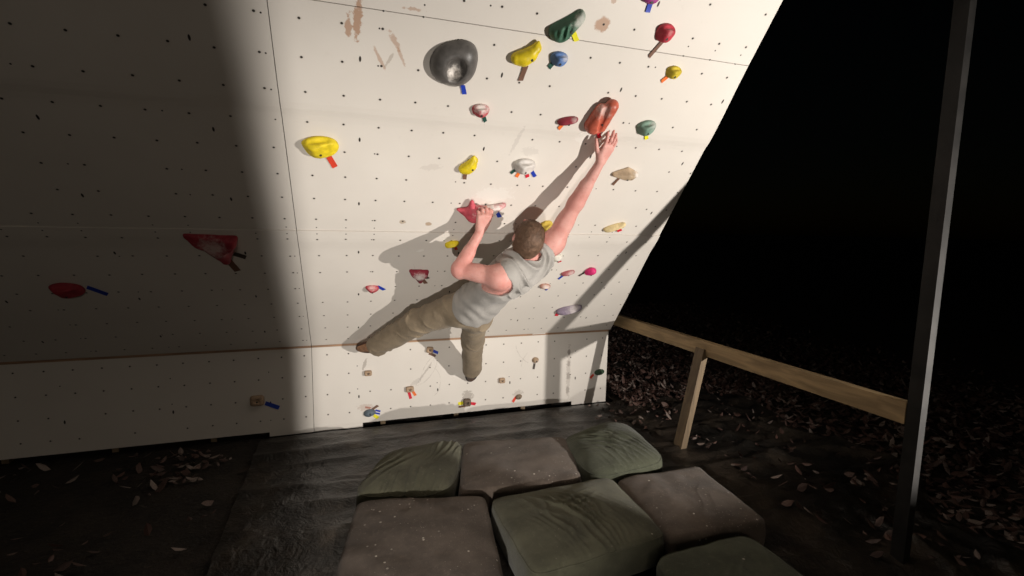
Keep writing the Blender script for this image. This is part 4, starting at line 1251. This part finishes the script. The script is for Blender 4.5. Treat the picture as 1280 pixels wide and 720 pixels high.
# shoes: upper, sole rim and laces
for an, toe, out in ((Lank, Ltoe, A([-.05, -1., -.15])), (Rank, Rtoe, A([0, -.3, -1.]))):
    d = nrm(toe - an); o_ = nrm(out - d * (out @ d)); s_ = np.cross(d, o_)
    ctr = (an + toe) / 2
    F = Field(ctr - .17, ctr + .17, .004)
    F.cone(an - d * .012, an + d * .03, .046, .044, .02); F.cone(an + d * .02, toe, .043, .030, .02)
    F.cone(an + d * .05 + s_ * .012, toe - d * .01, .036, .028, .02)
    F.cone(an - d * .045, an - d * .02, .052, .047, .01, 'sub')
    V, Q = F.mesh(2)
    sh = link_mesh('shoe', V, Q, M['shoe_side'] if out[1] < -.5 else M['shoe'], person)
    # rubber rand all the way round
    ring = []
    for k in range(40):
        a_ = 2 * math.pi * k / 40
        half = np.linalg.norm(toe - an) / 2
        ring.append(ctr + d * math.cos(a_) * (half + .034) + s_ * math.sin(a_) * (.040 - .006 * math.cos(a_)) + o_ * .012)
    for nm_, ptsr, rr0, mt_ in (('rand', ring, .010, M['shoe'] if out[1] < -.5 else M['rubber']),):
        ob = MB().tube(ptsr, rr0, 8, True).build(nm_, mt_, None, True); ob.parent = sh; ob.location = (0, 0, 0)
    if out[1] < -.5:
        pts_ = [an + d * (.02 + .01 * math.sin(t * 2.1)) + o_ * (.045 + .008 * math.sin(t)) + s_ * (.02 + .018 * math.sin(t * 1.3 + 1)) for t in np.linspace(0, 9, 40)]
        ob = MB().tube(pts_, .0022, 5).build('lace', M['lace'], None, True); ob.parent = sh; ob.location = (0, 0, 0)

# ------------------------------------------------------------------ work lamps (behind and beside the camera) and the night
LAMPS = [
    (A([2.905, -3.90, .855]), A([.7, -1.0, 1.65]), 525, .014, .13, -.30, 'floodlight on a stand to the right of the camera'),
    (A([-.12, -4.05, .58]), A([.05, -.3, .85]), 250, .018, .13, -.28, 'floodlight standing low on the ground behind the cushions'),
]
for (p, tgt, power, rad, s_, ub, lab) in LAMPS:
    ld = bpy.data.lights.new('flood_lamp', 'SPOT'); ld.energy = power; ld.shadow_soft_size = rad
    ld.spot_size = R(118 if p[0] > 1 else 76); ld.spot_blend = 1.; ld.color = (1., .94, .87)
    lo = bpy.data.objects.new('flood_lamp', ld); COL.objects.link(lo)
    lo.location = p; lo.rotation_euler = Vector(tgt - p).to_track_quat('-Z', 'Y').to_euler()
    d = nrm(tgt - p); s2 = nrm(np.cross(d, A([0, 0, 1.]))); u2 = np.cross(s2, d)
    root = empty('work_light', (p[0], p[1], 0)); tag(root, lab, 'work light', 'work lights')
    mb = MB(); Mx = Matrix((tuple(s2), tuple(d), tuple(u2))).transposed().to_4x4(); Mx.translation = Vector(p - d * .09)
    mb.box((-.10, -.04, -.075), (.10, .04, .075), Mx); mb.build('housing', M['white_plastic'], root)
    mb = MB(); foot = p - d * .09
    mb.tube([foot - A([0, 0, .07]), A([foot[0], foot[1], .05])], .012, 8)
    for k in range(3):
        a_ = k * 2.094 + .4
        mb.tube([A([foot[0], foot[1], min(.30, foot[2] - .1)]), A([foot[0] + .22 * math.cos(a_), foot[1] + .22 * math.sin(a_), .01])], .009, 6)
    mb.build('tripod', M['dark_steel'], root)
    # unseen flap, added to cut the light and darken the left bay
    e = [p + s_ * (q - p) for q in (A([ub, 0, -.6]), A([ub, 0, H]), wpt(ub, 1.8), wpt(ub, 4.6))]
    left = -s2
    V = []
    for q in e: V += [q, q + left * .30 - d * .10]
    th = d * .002
    n_ = len(V); V += [q - th for q in V]
    Fc = []
    for k in range(3):
        a_ = 2 * k
        Fc += [(a_, a_ + 1, a_ + 3, a_ + 2), (n_ + a_, n_ + a_ + 2, n_ + a_ + 3, n_ + a_ + 1)]
    link_mesh('added_light_flap', V, Fc, M['dark_steel'], root, False)
    if p[0] > 1:                                        # added lower flap, unseen, shades the ground in front of the wall
        V = []
        for q in (A([-1.6, -1.75, .16]), A([4.2, -1.75, .16])):
            c_ = p + s_ * (q - p); V += [c_, c_ - A([0, 0, .26]) - d * .06]
        V += [q - th for q in V]
        link_mesh('added_light_flap', V, [(0, 1, 3, 2), (4, 6, 7, 5)], M['dark_steel'], root, False)

ld = bpy.data.lights.new('added_fill_lamp', 'AREA'); ld.shape = 'DISK'; ld.size = .9; ld.energy = 28; ld.color = (1., .88, .74)  # added soft fill light, unseen, lifts the shadows; no known source
lo = bpy.data.objects.new('added_fill_lamp', ld); COL.objects.link(lo); lo.location = (-.6, -8.5, 2.3)
lo.rotation_euler = Vector((1.2, 8.0, -.9)).to_track_quat('-Z', 'Y').to_euler()

w = bpy.data.worlds.new('World'); scene.world = w; w.use_nodes = True
nt = w.node_tree; bg = nt.nodes['Background']
sky = nt.nodes.new('ShaderNodeTexSky'); sky.sky_type = 'NISHITA'; sky.sun_disc = False
sky.sun_elevation = R(4); sky.sun_rotation = R(160)
nt.links.new(sky.outputs[0], bg.inputs[0]); bg.inputs[1].default_value = .0004
sd_ = bpy.data.lights.new('moon', 'SUN'); sd_.energy = .004; sd_.angle = R(.5)
so_ = bpy.data.objects.new('moon', sd_); COL.objects.link(so_); so_.rotation_euler = (R(60), 0, R(160)); so_.location = (0, -5, 8)

# ------------------------------------------------------------------ camera
cd = bpy.data.cameras.new('camera'); cam = bpy.data.objects.new('camera', cd); COL.objects.link(cam)
cd.sensor_width = 36.; cd.lens = 620.17 / 1280 * 36.; cd.clip_start = .02; cd.clip_end = 2000
Rv, Uv, Fv = Vector((.9482795, -.31696175, .01735643)), Vector((.02123938, .11790786, .99279737)), Vector((.31672526, .94108075, -.11854167))
mw = Matrix((Rv, Uv, -Fv)).transposed().to_4x4(); mw.translation = Vector((0, -3.82266895, 1.53351284))
cam.matrix_world = mw
scene.camera = cam

vs = scene.view_settings
vs.view_transform = 'Standard'; vs.look = 'None'; vs.exposure = 0.; vs.gamma = 1.; vs.use_curve_mapping = False
scene.cycles.max_bounces = 6
